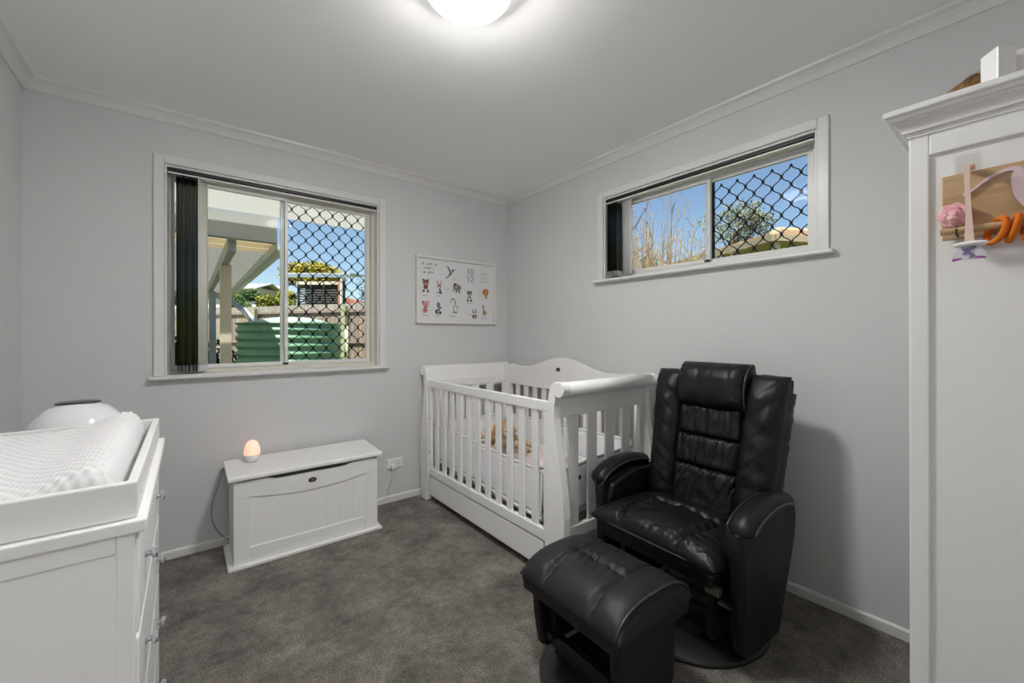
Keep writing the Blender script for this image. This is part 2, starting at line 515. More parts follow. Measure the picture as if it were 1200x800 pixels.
st = []
for k in range(9):
    st.append((.058 + .0106 * k, math.radians(80 + (k % 3) * 3), M['blind']))
st.append((.168, math.radians(58), M['blindback']))
bl = make_blind('vertical_blind', 'dark vertical blind with one cream slat, drawn aside in the larger window', (LW[0], 0, 0), 0, LW[1] - LW[0], LW[2], LW[3], st, 1)
bm = B(); tube(bm, [(.024, .012, 2.06), (.024, .012, 1.6), (.026, .014, 1.12)], .0018, 6)
obj('control_cord', bm, M['plasticw'], bl, smooth=True)
M['blindgrey'] = mat('blind_grey_face', (.50, .50, .50), .6)
st = []
for k in range(7):
    st.append((.030 + .0125 * k, math.radians(102 - (k % 3) * 2), M['blind']))
st.append((.166, math.radians(171), M['blindgrey']))
bl2 = make_blind('vertical_blind', 'short black vertical blind drawn to the left of the high window', (0, SW[1], 0), -PI / 2, SW[1] - SW[0], SW[2], SW[3], st, 1)
bm = B(); tube(bm, [(.214, .006, 2.07), (.214, .006, 1.85), (.214, .006, 1.60)], .004, 8)
obj('control_wand', bm, M['plasticw'], bl2, smooth=True)

# ------------------------------------------------------------------ ceiling lamp (lit)
def lampmat(name, s, col=(1, .985, .965)):
    m = mat(name, (.9, .9, .9), .3, emit=col, emit_str=s); return m
lamp = thing('ceiling_light', 'round white glowing dome light fixed to the ceiling', 'light', (-1.483, -1.722, 2.4))
bm = lathe(B(), [(0, 0), (.136, 0), (.138, -.024), (0, -.024)], 48)
obj('lamp_base', bm, M['plasticw'], lamp, smooth=False)
bm = lathe(B(), [(.136, -.004), (.143, -.006), (.145, -.030), (.143, -.056), (.139, -.062), (.136, -.060), (.136, -.004)], 48)
obj('shield_rim', bm, mat('shield_rim_glow', (.9, .9, .9), .3, emit=(1, .985, .965), emit_str=2.2), lamp, smooth=True)  # added ring keeps diffuser light off the ceiling; its faint glow only whitens it
bm = lathe(B(), [(.1345, -.030), (.1345, -.058), (.130, -.070), (.115, -.084), (.088, -.095), (.06, -.101), (.03, -.104), (0, -.105)], 48)
obj('diffuser', bm, lampmat('lamp_glow', LAMP), lamp, smooth=True)
hl = thing('ceiling_light', 'unseen dome light added in the hallway as fill for the room', 'light', (-2.1, -4.15, 2.4))  # out of view, added to light the room from the camera side
bm = lathe(B(), [(0, 0), (.158, 0), (.158, -.022), (.150, -.026), (0, -.026)], 40)
obj('lamp_base', bm, M['plasticw'], hl)
bm = lathe(B(), [(.146, -.026), (.140, -.056), (.120, -.076), (.088, -.090), (0, -.100)], 40)
obj('diffuser', bm, lampmat('hall_fill_glow', HALL_FILL), hl, smooth=True)
# ================================================================== nursery glider chair
# local frame: +X = towards the crib, +Y = the way the chair faces, +Z up
ch = thing('recliner_chair', 'black leather glider recliner with padded headrest beside the crib', 'armchair', (-.50, -1.935, 0), math.radians(87))
TH = math.radians(11)
U = Vector((0, -math.sin(TH), math.cos(TH))); N = Vector((0, math.cos(TH), math.sin(TH))); XA = Vector((1, 0, 0))
BO = Vector((-.010, -.128, .40))
def bp3(x, s, d): return BO + XA * x + U * s + N * d

# shell of the backrest
def taper(bm):
    for v in bm.verts:
        s = (v.co - BO).dot(U); k = .90 + .10 * min(1, max(0, s / .6))
        v.co.x = BO.x + .02 + (v.co.x - BO.x - .02) * k
    return bm
pts = []
bm = pillow(bp3(0, .305, -.05), XA, U, N, .300, .325, .052, .055, 14, 8, 2.0, 36, 36,
            lambda x, s: 0)
obj('backrest', taper(bm), M['leather'], ch, smooth=True)
# gathered side gusset strips
for s_ in (-1, 1):
    bm = B(); rings = []
    ns = 60
    for i in range(ns + 1):
        s = .02 + .555 * i / ns
        row = []
        for k in range(7):
            d = -.098 + .108 * k / 6
            bulge = .012 * math.sin(PI * k / 6) + .006 * wr(s * 42 + k * .15, k * .35, s_ * 3.1)
            row.append(bm.verts.new(bp3(s_ * (.294 + bulge), s, d)))
        rings.append(row)
    for a_, b_ in zip(rings, rings[1:]):
        for k in range(6): bm.faces.new((a_[k], a_[k + 1], b_[k + 1], b_[k]))
    obj('side_gusset', taper(bm), M['leather'], ch, smooth=True, solid=.006)

# side bolsters
def bolster_h(side):
    def f(x, s):
        h = .010 * wr(x * 14, s * 16, side) * 1
        # diagonal creases from the inner seam
        for c, a in ((.16, .9), (.06, .7), (-.05, 1.0), (-.20, .8), (.24, .7), (-.11, .6)):
            d = (s - c) - side * x * (1.0 + .5 * c) * .9 + .012 * wr(x * 30, s * 12, c * 9)
            h -= .0036 * a * gauss(d, .009) * (0.35 + .65 * gauss(x * side + .02, .05))
            h += .0018 * a * gauss(d - .020, .014) * gauss(x * side + .02, .06)
        h += .004 * wr(x * 60, s * 26, side + 5) * gauss(abs(x) - .055, .02)
        return h
    return f
for s_ in (1, -1):
    bm = pillow(bp3(s_ * .229, .314, -.005), XA, U, N, .080, .325, .080, .02, 2.6, 6, 2.0, 40, 110, bolster_h(s_))
    obj('side_bolster', taper(bm), M['leather'], ch, smooth=True)
# three gathered centre panels
def panel_h(seed, half):
    def f(x, s):
        top, bot = half - s, half + s
        g = wr(x * 46 + .8 * wr(x * 8, s * 8, seed), s * 5.5, seed)
        h = .0105 * g * (gauss(top, .085) + .75 * gauss(bot, .055))
        g2 = abs(wr(x * 26 + s * 9, s * 4, seed + 4))
        h -= .013 * max(0, .16 - g2) / .16 * (.25 + .8 * gauss(top, .09))
        h += .006 * wr(x * 18, s * 22, seed + 2)
        return h
    return f
for k, (s0, s1) in enumerate(((-.03, .195), (.195, .335), (.335, .475))):
    half = (s1 - s0) / 2
    bm = pillow(bp3(0, (s0 + s1) / 2, .0), XA, U, N, .151, half + .002, .050, .02, 14, 9, 2.0, 90, 60, panel_h(k * 3.7 + 1, half))
    obj('back_panel', bm, M['leather'], ch, smooth=True)
# headrest: rolls over the top edge
def head_h(x, s):
    h = .006 * wr(x * 12, s * 14, 7)
    for cx, a in ((-.10, 1), (.12, .8), (.04, .7), (-.02, .5)):
        h -= .006 * a * gauss(x - cx - .10 * s, .007) * gauss(s - .10, .08)
    edge = .160 - abs(x)
    h += .006 * wr(x * 9, s * 70, 3) * gauss(edge, .03)
    h -= .005 * abs(wr(x * 20 + 4, s * 60, 8)) * gauss(edge, .045)
    return h
bm = pillow(bp3(0, .568, .012), XA, U, N, .166, .112, .088, .105, 7, 2.8, 2.0, 64, 56, head_h)
hd = obj('headrest', bm, M['leather'], ch, smooth=True)
for s_ in (-1,):
    pts = [bp3(s_ * .161, .568 + .106 * math.sin(a), .012 + .062 * math.cos(a)) for a in [(-80 + i * 10) * PI / 180 for i in range(20)]]
    bm = tube(B(), [(p.x, p.y, p.z) for p in pts], .0042, 6); obj('piping', bm, M['piping'], hd, smooth=True)
# piping down the front edges of the bolsters and over the top
for s_ in (1, -1):
    pts = [bp3(s_ * .303, s, .012) for s in [.0 + .06 * i for i in range(10)]] + [bp3(s_ * .296, .605, .008), bp3(s_ * .27, .632, .006), bp3(s_ * .2, .636, .006)]
    bm = tube(B(), spline(pts, 4), .0046, 6); obj('piping', taper(bm), M['piping'], ch, smooth=True)

# seat cushion
def seat_h(x, y):
    # x across, y front(+)/rear(-) within the cushion, seams at |x|~.165 curving in to the front
    h = .010 * gauss(x, .14) * 1.0
    xs = .168 + .02 * (y / .2) ** 2 - (.055 * max(0, y - .07) / .14)
    for sg in (1, -1):
        d = x * sg - xs
        fall = 1.0 if y > -.05 else gauss(y + .05, .05)
        h -= .020 * gauss(d, .011) * fall
        h += .0075 * wr(y * 52, x * 9, sg * 2 + 1) * gauss(d, .055) * fall
    inn = 1 / (1 + math.exp((abs(x) - .165) / .012))
    d = y + .035 + .02 * gauss(x, .1)
    h -= .018 * gauss(d, .010) * inn
    h += .011 * wr(x * 42, y * 7, 3.3) * gauss(d, .06) * inn
    for cx in (-.1, -.035, .035, .1):
        h -= .014 * gauss(math.hypot((x - cx) * 1.0, d), .022) * inn
    h += .006 * wr(x * 11, y * 12, 9)
    e = min(.285 - abs(x), .215 - abs(y))
    h += .006 * wr(x * 55, y * 55, 4) * gauss(e, .022)
    return h
SX, SU, SN = Vector((1, 0, 0)), Vector((0, math.cos(math.radians(3)), math.sin(math.radians(3)))), Vector((0, -math.sin(math.radians(3)), math.cos(math.radians(3))))
SO = Vector((0, .058, .372))
bm = pillow(SO, SX, SU, SN, .287, .235, .076, .045, 5, 4.2, 2.3, 110, 90, seat_h)
seat = obj('seat_cushion', bm, M['leather'], ch, smooth=True)
ol = []
for i in range(72):
    a = 2 * PI * i / 72
    c, s = math.cos(a), math.sin(a)
    px_ = .287 * math.copysign(abs(c) ** (2 / 6), c); py_ = .235 * math.copysign(abs(s) ** (2 / 5), s)
    ol.append(SO + SX * px_ + SU * py_)
bm = tube(B(), ol, .0045, 6, closed=True); obj('piping', bm, M['piping'], seat, smooth=True)
bm = bx(-.262, .262, -.13, .262, .30, .355); obj('seat_frame', bm, M['vinyl'], ch, bevel=.012, seg=3)

# arms: upholstered side panel + saddle shaped pad
def side_poly():
    return [(-.06, .055), (.145, .055), (.180, .075), (.196, .13), (.202, .30), (.210, .42), (.215, .49), (.20, .52), (.0, .550), (-.13, .550), (-.225, .52), (-.238, .47), (-.228, .40), (-.175, .27), (-.11, .13), (-.09, .07)]
for s_ in (1, -1):
    x0, x1 = sorted((s_ * .292, s_ * .345))
    poly = [(p.x, p.y) for p in [Vector((a, b_, 0)) for a, b_ in side_poly()]]
    bm = prism(B(), poly, x0, x1, 'x')
    sp = obj('side_panel', bm, M['vinyl'], ch, bevel=.020, seg=5, smooth=False)
    for p in sp.data.polygons: p.use_smooth = True
    # pad centre line, front to rear
    cl = spline([(.208, .505), (.197, .536), (.145, .566), (.05, .588), (-.05, .588), (-.15, .566)], 8)
    cl = [(p[0], p[1]) for p in [tuple(v) for v in [Vector((q[0], q[1])) for q in cl]]]
    bm = B(); L = len(cl); top, bot = [], []
    W = 14
    for i, (y, z) in enumerate(cl):
        t = i / (L - 1)
        y0, z0 = cl[max(i - 1, 0)]; y1, z1 = cl[min(i + 1, L - 1)]
        tx, tz = y1 - y0, z1 - z0; q = math.hypot(tx, tz); nx_, nz_ = tz / q, -tx / q
        if nz_ < 0: nx_, nz_ = -nx_, -nz_
        wd = .047 * min(1, (max(0, 1 - (1 - min(1, t / .16)) ** 2)) ** .5 + .0) * (min(1, (max(0, 1 - (1 - min(1, (1 - t) / .10)) ** 2)) ** .5) * .35 + .65)
        wd = max(wd, .012)
        rt, rb = [], []
        for k in range(W + 1):
            w = -1 + 2 * k / W
            dm = .014 * (1 - abs(w) ** 3) + .003 * wr(y * 14, w * 2, s_)
            droop = .016 * abs(w) ** 3 * (1.0 if w * s_ > 0 else .5)
            rt.append(bm.verts.new((s_ * .332 + w * wd, y + nx_ * (dm - droop), z + nz_ * (dm - droop))))
            rb.append(bm.verts.new((s_ * .332 + w * wd * .96, y - nx_ * (.022 + droop), z - nz_ * (.022 + droop))))
        top.append(rt); bot.append(rb)
    for i in range(L - 1):
        for k in range(W):
            bm.faces.new((top[i][k], top[i][k + 1], top[i + 1][k + 1], top[i + 1][k]))
            bm.faces.new((bot[i][k], bot[i + 1][k], bot[i + 1][k + 1], bot[i][k + 1]))
        bm.faces.new((top[i][0], top[i + 1][0], bot[i + 1][0], bot[i][0]))
        bm.faces.new((top[i][W], bot[i][W], bot[i + 1][W], top[i + 1][W]))
    for i in (0, L - 1):
        for k in range(W): bm.faces.new((top[i][k], bot[i][k], bot[i][k + 1], top[i][k + 1]))
    outl = [tuple(r[0].co) for r in top][::-1] + [tuple(v.co) for v in top[0]] + [tuple(r[W].co) for r in top]
    pad = obj('arm_pad', bm, M['leather'], ch, smooth=True)
    bm = tube(B(), outl, .0042, 6); obj('piping', bm, M['piping'], pad, smooth=True)
    # inner arm upholstery under the pad
    x0, x1 = sorted((s_ * .262, s_ * .296))
    bm = prism(B(), [(-.20, .36), (.18, .36), (.19, .44), (.17, .50), (.0, .545), (-.18, .535)], x0, x1, 'x')
    obj('inner_arm', bm, M['leather'], ch, bevel=.014, seg=4, smooth=True)

# base, glide mechanism
bm = lathe(B(), [(0, 0), (.318, 0), (.326, .006), (.326, .014), (.318, .022), (.22, .030), (.10, .036), (0, .036)], 72)
for v in bm.verts: v.co.y += .02; v.co.x += .0
obj('swivel_base', bm, M['blackmetal'], ch, smooth=True)
bm = B(); box(bm, -.16, .16, -.17, .17, .036, .075); box(bm, -.22, -.19, -.17, .17, .06, .30); box(bm, .19, .22, -.17, .17, .06, .30); box(bm, -.22, .22, -.03, .03, .24, .285)
box(bm, -.29, .29, .05, .09, .10, .13); box(bm, -.29, .29, -.11, -.07, .10, .13)
obj('glide_frame', bm, M['blackmetal'], ch, bevel=.004)
bm = B(); box(bm, -.268, -.215, .195, .225, .262, .290); obj('rail_bracket', bm, M['bracket'], ch, bevel=.004)
bm = B(); box(bm, -.285, -.235, .150, .170, .205, .218); obj('rail_bracket', bm, M['bracket'], ch, bevel=.003)

# ================================================================== ottoman
ot = thing('ottoman', 'matching black leather gliding ottoman in front of the recliner', 'ottoman', (-1.075, -1.945, 0), math.radians(88.5))
def ott_h(x, y):
    h = -.045 * (y / .19) ** 2 * 0
    for sg in (1, -1):
        d = x * sg - .105
        h -= .016 * gauss(d, .008)
        h += .0045 * wr(y * 36, x * 8, sg * 3) * gauss(d, .035)
    inn = 1 / (1 + math.exp((abs(x) - .105) / .008))
    h -= .012 * gauss(y - .01, .010) * inn
    h += .016 * wr(x * 62, y * 7, 6.1) * gauss(y - .01, .052) * inn
    h -= .010 * gauss(math.hypot(x - .105, y - .0), .02) + .008 * gauss(math.hypot(x + .105, y - .15), .02) + .008 * gauss(math.hypot(x - .105, y - .15), .02)
    h += .004 * wr(x * 10, y * 11, 2)
    e = .225 - abs(x)
    h += .004 * wr(x * 14, y * 60, 4) * gauss(e, .02)
    return h
bm = pillow((0, 0, .325), (1, 0, 0), (0, 1, 0), (0, 0, 1), .228, .190, .088, .02, 12, 2.6, 1.9, 110, 90, ott_h)
oc = obj('cushion', bm, M['leather2'], ot, smooth=True)
for s_ in (1, -1):
    pts = [(s_ * .214, .19 * math.sin(a), .328 + .0765 * max(0, 1 - abs(math.sin(a)) ** 2.6) ** (1 / 1.9)) for a in [(-88 + i * 8) * PI / 180 for i in range(23)]]
    if s_ < 0:
        bm = tube(B(), pts, .0042, 6); obj('piping', bm, M['piping'], oc, smooth=True)
    # curved end cheek below the piping
    pr = [(.188 * math.sin(a), .322 + .074 * max(0, 1 - abs(math.sin(a)) ** 2.6) ** (1 / 1.9)) for a in [(-88 + i * 8) * PI / 180 for i in range(23)]]
    x0, x1 = sorted((s_ * .196, s_ * .219))
    bm = prism(B(), pr + [(.186, .30), (-.186, .30)], x0, x1, 'x'); obj('end_cheek', bm, M['leather2'], oc, bevel=.004)
bm = bx(-.222, .222, -.182, .184, .270, .325); obj('apron', bm, M['vinyl'], ot, bevel=.012, seg=3)
for s_ in (1, -1):
    x0, x1 = sorted((s_ * .180, s_ * .214)) if s_ < 0 else (.150, .184)
    pl = [(-.115, .285), (-.115, .20), (-.105, .085), (-.09, .068), (.12, .068), (.145, .085), (.165, .20), (.17, .285)]
    bm = prism(B(), pl, x0, x1, 'x'); obj('side_panel', bm, M['vinyl'], ot, bevel=.010, seg=3)
    x0, x1 = sorted((s_ * .125, s_ * .150))
    bm = B(); box(bm, x0, x1, -.11, -.08, .10, .27); box(bm, x0, x1, .08, .11, .10, .27); box(bm, x0, x1, -.13, .13, .105, .13)
    obj('swing_link', bm, M['blackmetal'], ot, bevel=.004)
bm = lathe(B(), [(0, 0), (.212, 0), (.219, .005), (.219, .012), (.212, .019), (.12, .026), (0, .028)], 64)
obj('swivel_base', bm, M['blackmetal'], ot, smooth=True)
bm = B(); box(bm, -.15, .15, -.09, .09, .028, .06); box(bm, -.19, .19, -.10, -.07, .06, .11); box(bm, -.19, .19, .07, .10, .06, .11)
obj('glide_frame', bm, M['blackmetal'], ot, bevel=.004)
bm = tube(B(), [(.178, .05, .17), (.1, .03, .13), (-.1, -.02, .11), (-.178, -.05, .15)], .005, 8); obj('lock_rod', bm, M['chrome'], ot, smooth=True)
# ================================================================== crib
# local: +X into the room's right wall, Y along the wall (0 = crib centre)
CY0 = -.782
cr = thing('crib', 'white sleigh style wooden crib with scrolled ends in the room corner', 'crib', (-.46, CY0, 0))
HX = .39            # half width in x (front plane at -HX)
# sleigh end profile (outer side +1): t outward, z
def end_profile():
    inner = [(.652, .0), (.652, .06), (.628, .15), (.622, .19), (.620, .25), (.628, .45), (.636, .66), (.640, .80), (.644, .88), (.655, .935), (.672, .965)]
    scroll = arc(.717, .942, .036, 115, -150, 16)
    outer = [(.696, .900), (.688, .86), (.688, .80), (.698, .72), (.722, .58), (.742, .45), (.752, .34), (.753, .25), (.745, .15), (.738, .06), (.736, 0)]
    return inner + [(.690, .976)] + scroll + outer
for ex in (-HX, HX - .045):
    for sy in (-1, 1):
        bm = prism(B(), [(sy * t, z) for t, z in end_profile()], ex, ex + .045, 'x')
        obj('end_post', bm, M['crib'], cr, bevel=.004)
for sy in (-1, 1):
    # scroll rail
    bm = lathe(B(), [(0, -HX + .045), (.034, -HX + .045), (.034, HX - .045), (0, HX - .045)], 28, (0, sy * .717, .942), 'x')
    obj('scroll_rail', bm, M['crib'], cr, smooth=False)
    for p in cr.children[-1].data.polygons: p.use_smooth = len(p.vertices) == 4
    # curved head board below the scroll
    hb = [(.686, .955), (.676, .92), (.668, .88), (.664, .82), (.664, .80), (.684, .80), (.684, .84), (.690, .89), (.704, .915)]
    bm = prism(B(), [(sy * t, z) for t, z in hb], -HX + .045, HX - .045, 'x'); obj('end_board', bm, M['crib'], cr, bevel=.002)
    y0, y1 = sorted((sy * .652, sy * .680))
    bm = bx(-HX + .045, HX - .045, y0, y1, .812, .872); obj('end_rail', bm, M['crib'], cr, bevel=.004)
    bm = bx(-HX + .045, HX - .045, y0 - 0, y1, .185, .245); obj('end_rail', bm, M['crib'], cr, bevel=.004)
    for x0, x1 in ((-.345, -.315), (.315, .345)):
        bm = bx(x0, x1, y0 + .002, y1 - .002, .245, .812); obj('end_stile', bm, M['crib'], cr, bevel=.003)
    for k in range(4):
        xc = -.237 + .158 * k * .90 + .0
        bm = bx(xc - .036, xc + .036, y0 + .008, y1 - .008, .24, .816); obj('slat', bm, M['crib'], cr, bevel=.003)
# front and back sides
for side, x0 in ((0, -HX + .006), (1, HX - .034)):
    x1 = x0 + .028
    bm = bx(x0, x1, -.645, .645, .825, .878); obj('side_rail', bm, M['crib'], cr, bevel=.005, seg=3)
    bm = bx(x0, x1, -.645, .645, .190, .246); obj('side_rail', bm, M['crib'], cr, bevel=.004)
    for y0, y1 in ((-.640, -.605), (.600, .636)):
        bm = bx(x0 + .001, x1 - .001, y0, y1, .246, .825); obj('side_stile', bm, M['crib'], cr, bevel=.003)
    for k in range(11):
        y = (.521 - .1052 * k)
        bm = bx(x0 + .007, x1 - .007, y - .024, y + .024, .24, .83); obj('slat', bm, M['crib'], cr, bevel=.003)
for k, (y, z) in enumerate(((.612, .60), (.612, .36))):
    bm = lathe(B(), [(0, -HX + .002), (.004, -HX + .002), (.004, -HX + .010)], 10, (0, y, z), 'x'); obj('bolt_cap', bm, M['black'], cr)
# arched back panel
top = []
for i in range(61):
    y = -.64 + 1.28 * i / 60
    a = abs(y)
    if a < .42: z = .955 + .085 * (math.cos(PI * a / .42) * .5 + .5)
    elif a < .52: z = .955
    else: z = .955 + .012 * math.sin(PI * (a - .52) / .12)
    top.append((y, z))
bm = prism(B(), [(-.64, .80)] + top + [(.64, .80)], HX - .038, HX - .012, 'x'); obj('back_panel', bm, M['crib'], cr, bevel=.004)
bm = lathe(B(), [(0, HX - .046), (.016, HX - .046), (.018, HX - .042), (.018, HX - .036)], 20, (0, .035, .952), 'x')
for v in bm.verts: v.co.z = .952 + (v.co.z - .952) * .8
obj('badge', bm, M['bronze'], cr)
# mattress base, under-bed drawer
bm = B()
for k in range(9): box(bm, -HX + .065, HX - .075, -.60 + .142 * k, -.54 + .142 * k, .255, .27)
box(bm, -HX + .065, -HX + .085, -.62, .62, .246, .275); box(bm, HX - .095, HX - .075, -.62, .62, .246, .275)
obj('mattress_support', bm, M['crib'], cr, kind='stuff')
dr = obj('drawer', bx(-HX + .010, HX - .05, -.60, .612, .045, .180), M['crib'], cr, bevel=.004)
for s_ in (-1, 1):
    for x in (-.25, .25):
        bm = lathe(B(), [(0, x - .012), (.022, x - .012), (.022, x + .012), (0, x + .012)], 16, (0, s_ * .5, .022), 'x'); obj('caster', bm, M['black'], dr)

# bedding ---------------------------------------------------------------
M['sheet'] = add_noise(mat('patterned_sheet', (.7, .68, .66), .9, spec=.1), (.22, .20, .19), (.80, .79, .77), 75, detail=2, lo=.30, hi=.38)
M['mesh'] = add_noise(mat('white_mesh_fabric', (.82, .82, .84), .85, spec=.1), (.80, .80, .83), (.86, .86, .88), 5, bump=.3, bscale=420, bdist=.001)
M['border'] = mat('mesh_border', (.84, .84, .85), .7)
M['border2'] = mat('mesh_border_grey', (.36, .36, .39), .7)
M['pinkcloth'] = add_noise(mat('pale_pink_cloth', (.72, .6, .6), .9, spec=.1), (.70, .57, .58), (.76, .68, .67), 9, bump=.3, bscale=60, bdist=.004)
bm = pillow((-.46, CY0, .345), (1, 0, 0), (0, 1, 0), (0, 0, 1), .326, .610, .055, .065, 20, 20, 2, 24, 40)
mt = obj('mattress', bm, M['sheet'], None, smooth=True); tag(mt, 'crib mattress in a speckled fitted sheet behind the white slats', 'mattress')

def liner(name, label, path, ztop, zbot, seed):
    """breathable mesh panel standing inside the slats; path = list of (x,y)"""
    root = thing(name, label, 'bumper', (0, 0, 0), 0)
    P = spline([(x, y, 0) for x, y in path], 8); n_ = len(P)
    def fold(i, z): return .006 * wr(i * .18, z * 7, seed)
    grid = []; cols = []
    for i, p in enumerate(P):
        t = i / (n_ - 1); zt = ztop[0] + (ztop[1] - ztop[0]) * t + .006 * wr(i * .12, 1, seed)
        zb = zbot[0] + (zbot[1] - zbot[0]) * t
        d = (P[min(i + 1, n_ - 1)] - P[max(i - 1, 0)]).normalized(); nn = Vector((-d.y, d.x, 0))
        cols.append((p, nn, zt, zb))
    def strip(f0, f1, off, nz, wav=1.0):
        bm = B(); g = []
        for i, (p, nn, zt, zb) in enumerate(cols):
            row = []
            for k in range(nz + 1):
                f = f0 + (f1 - f0) * k / nz
                z = zb + (zt - zb) * f
                q = p + nn * (off + fold(i, z) * wav)
                row.append(bm.verts.new((q.x, q.y, z)))
            g.append(row)
        for a_, b_ in zip(g, g[1:]):
            for k in range(nz): bm.faces.new((a_[k], b_[k], b_[k + 1], a_[k + 1]))
        return bm
    obj('mesh_panel', strip(.06, .95, 0, 10), M['mesh'], root, smooth=True, solid=.003)
    obj('top_border', strip(.94, 1.0, 0, 2), M['border'], root, smooth=True, solid=.006)
    obj('bottom_border', strip(0, .07, 0, 2), M['border'], root, smooth=True, solid=.006)
    return root
liner('mesh_crib_liner', 'white mesh liner along the front slats of the crib', [(-.811, -.175), (-.812, -.5), (-.810, -.8), (-.812, -1.1), (-.812, -1.34)], (.565, .512), (.30, .262), 1)
liner('mesh_crib_liner', 'pale mesh liner along the wall side slats of the crib', [(-.122, -.175), (-.120, -.6), (-.122, -1.0), (-.122, -1.385)], (.56, .575), (.30, .30), 5)
le = liner('mesh_crib_liner', 'grey trimmed mesh liner with dark tab at the near end of the crib', [(-.795, -1.412), (-.6, -1.414), (-.4, -1.410), (-.15, -1.412)], (.525, .555), (.27, .33), 9)
for cname in le.children:
    if cname.name.startswith('top_border') or cname.name.startswith('bottom_border'):
        cname.data.materials.clear(); cname.data.materials.append(M['border2'])
bm = bx(-.655, -.615, -1.428, -1.420, .455, .475); obj('hook_and_loop_tab', bm, M['black'], le, bevel=.001)
# far-end liner
liner('mesh_crib_liner', 'white mesh liner at the far end of the crib near the corner', [(-.78, -.152), (-.5, -.150), (-.2, -.152)], (.56, .56), (.30, .30), 13)

# blanket: crumpled pink cloth
bm = B(); g = []
for i in range(31):
    row = []
    for j in range(31):
        u, v = -1 + i / 15, -1 + j / 15
        rr = max(abs(u), abs(v))
        z = .419 + .026 * (1 - rr ** 4) + .035 * max(0, wr(u * 1.9 + 3, v * 2.3, 2)) * (1 - rr ** 6) + .010 * wr(u * 6, v * 6, 4)
        row.append(bm.verts.new((-.50 + .20 * u + .03 * wr(v * 2, 1, 1), -.70 + .36 * v + .04 * wr(u * 2, 2, 1), z)))
    g.append(row)
for a_, b_ in zip(g, g[1:]):
    for k in range(30): bm.faces.new((a_[k], b_[k], b_[k + 1], a_[k + 1]))
bl_ = obj('blanket', bm, M['pinkcloth'], None, smooth=True, solid=.008); tag(bl_, 'crumpled pale pink blanket lying on the crib mattress', 'blanket')

# soft toys
M['plush1'] = add_noise(mat('golden_plush', (.5, .27, .09), .95, spec=.05, sheen=.3), (.40, .2, .06), (.56, .32, .12), 30, bump=.6, bscale=240, bdist=.004)
M['plush2'] = add_noise(mat('tan_plush', (.5, .4, .24), .95, spec=.05, sheen=.3), (.36, .26, .12), (.56, .45, .28), 24, bump=.6, bscale=240, bdist=.004)
M['plush3'] = mat('cream_plush', (.72, .56, .40), .95, spec=.05)
tb = thing('plush_bear', 'golden brown plush bear lying on the pink blanket in the crib', 'toy', (-.55, -.565, .476), math.radians(200))
bm = ball(B(), (0, 0, .055), .062, 1.1, 1.0, .9, 20, 14); obj('body', bm, M['plush3'], tb, smooth=True)
bm = ball(B(), (.02, .075, .085), .058, 1, 1, 1, 20, 14); hd_ = obj('head', bm, M['plush1'], tb, smooth=True)
for s_ in (-1, 1):
    bm = ball(B(), (.02 + s_ * .044, .085, .130), .020, 1, .6, 1, 12, 8); obj('ear', bm, M['plush1'], hd_, smooth=True)
    bm = ball(B(), (.02 + s_ * .020, .122, .100), .006, 1, 1, 1, 8, 6); obj('eye', bm, M['black'], hd_, smooth=True)
    bm = tube(B(), [(s_ * .05, .02, .06), (s_ * .085, .03, .05), (s_ * .10, .07, .04)], [.022, .022, .018], 10); obj('arm', bm, M['plush1'], tb, smooth=True)
    bm = tube(B(), [(s_ * .035, -.03, .04), (s_ * .05, -.085, .035), (s_ * .055, -.11, .045)], [.026, .026, .022], 10); obj('leg', bm, M['plush3'], tb, smooth=True)
bm = ball(B(), (.02, .125, .078), .022, 1, .8, .8, 12, 8); obj('snout', bm, M['plush3'], hd_, smooth=True)
mk = thing('plush_monkey', 'tan plush monkey with pale face beside the bear in the crib', 'toy', (-.60, -.775, .474), math.radians(150))
bm = ball(B(), (0, 0, .055), .055, 1, 1, 1.0, 20, 14); obj('body', bm, M['plush2'], mk, smooth=True)
bm = ball(B(), (0, .03, .125), .050, 1, .95, .95, 20, 14); hm = obj('head', bm, M['plush2'], mk, smooth=True)
bm = ball(B(), (0, .062, .118), .034, 1, .55, 1, 14, 10); obj('face', bm, mat('pale_pink_face', (.72, .58, .50), .9), hm, smooth=True)
for s_ in (-1, 1):
    bm = ball(B(), (s_ * .055, .03, .128), .020, .6, .5, 1, 10, 8); obj('ear', bm, M['plush3'], hm, smooth=True)
    bm = ball(B(), (s_ * .014, .080, .128), .006, 1, 1, 1, 8, 6); obj('eye', bm, M['black'], hm, smooth=True)
    bm = tube(B(), spline([(s_ * .045, .0, .075), (s_ * .10, .03, .05), (s_ * .15, .06, .025), (s_ * .19, .05, .02)], 5), .016, 10); obj('arm', bm, M['plush2'], mk, smooth=True)
    bm = tube(B(), spline([(s_ * .03, .03, .03), (s_ * .08, .10, .03), (s_ * .11, .16, .02)], 5), .018, 10); obj('leg', bm, M['plush2'], mk, smooth=True)

# ================================================================== toy box
tx = thing('toy_box', 'white tongue and groove toy box with slanted lid under the window', 'toy box', (-1.665, -.205, 0))
W2 = .372
bm = prism(B(), [(-.398, 0), (.398, 0), (.398, .010), (.394, .018), (-.394, .018), (-.398, .010)], -.168, .160, 'y'); obj('plinth', bm, M['white'], tx, bevel=.004)
bm = bx(-W2, -W2 + .016, -.130, .150, .018, .445); obj('side_panel', bm, M['white'], tx, bevel=.002)
bm = bx(W2 - .016, W2, -.130, .150, .018, .445); obj('side_panel', bm, M['white'], tx, bevel=.002)
bm = bx(-W2 + .016, W2 - .016, .134, .150, .018, .455); obj('back_panel', bm, M['white'], tx)
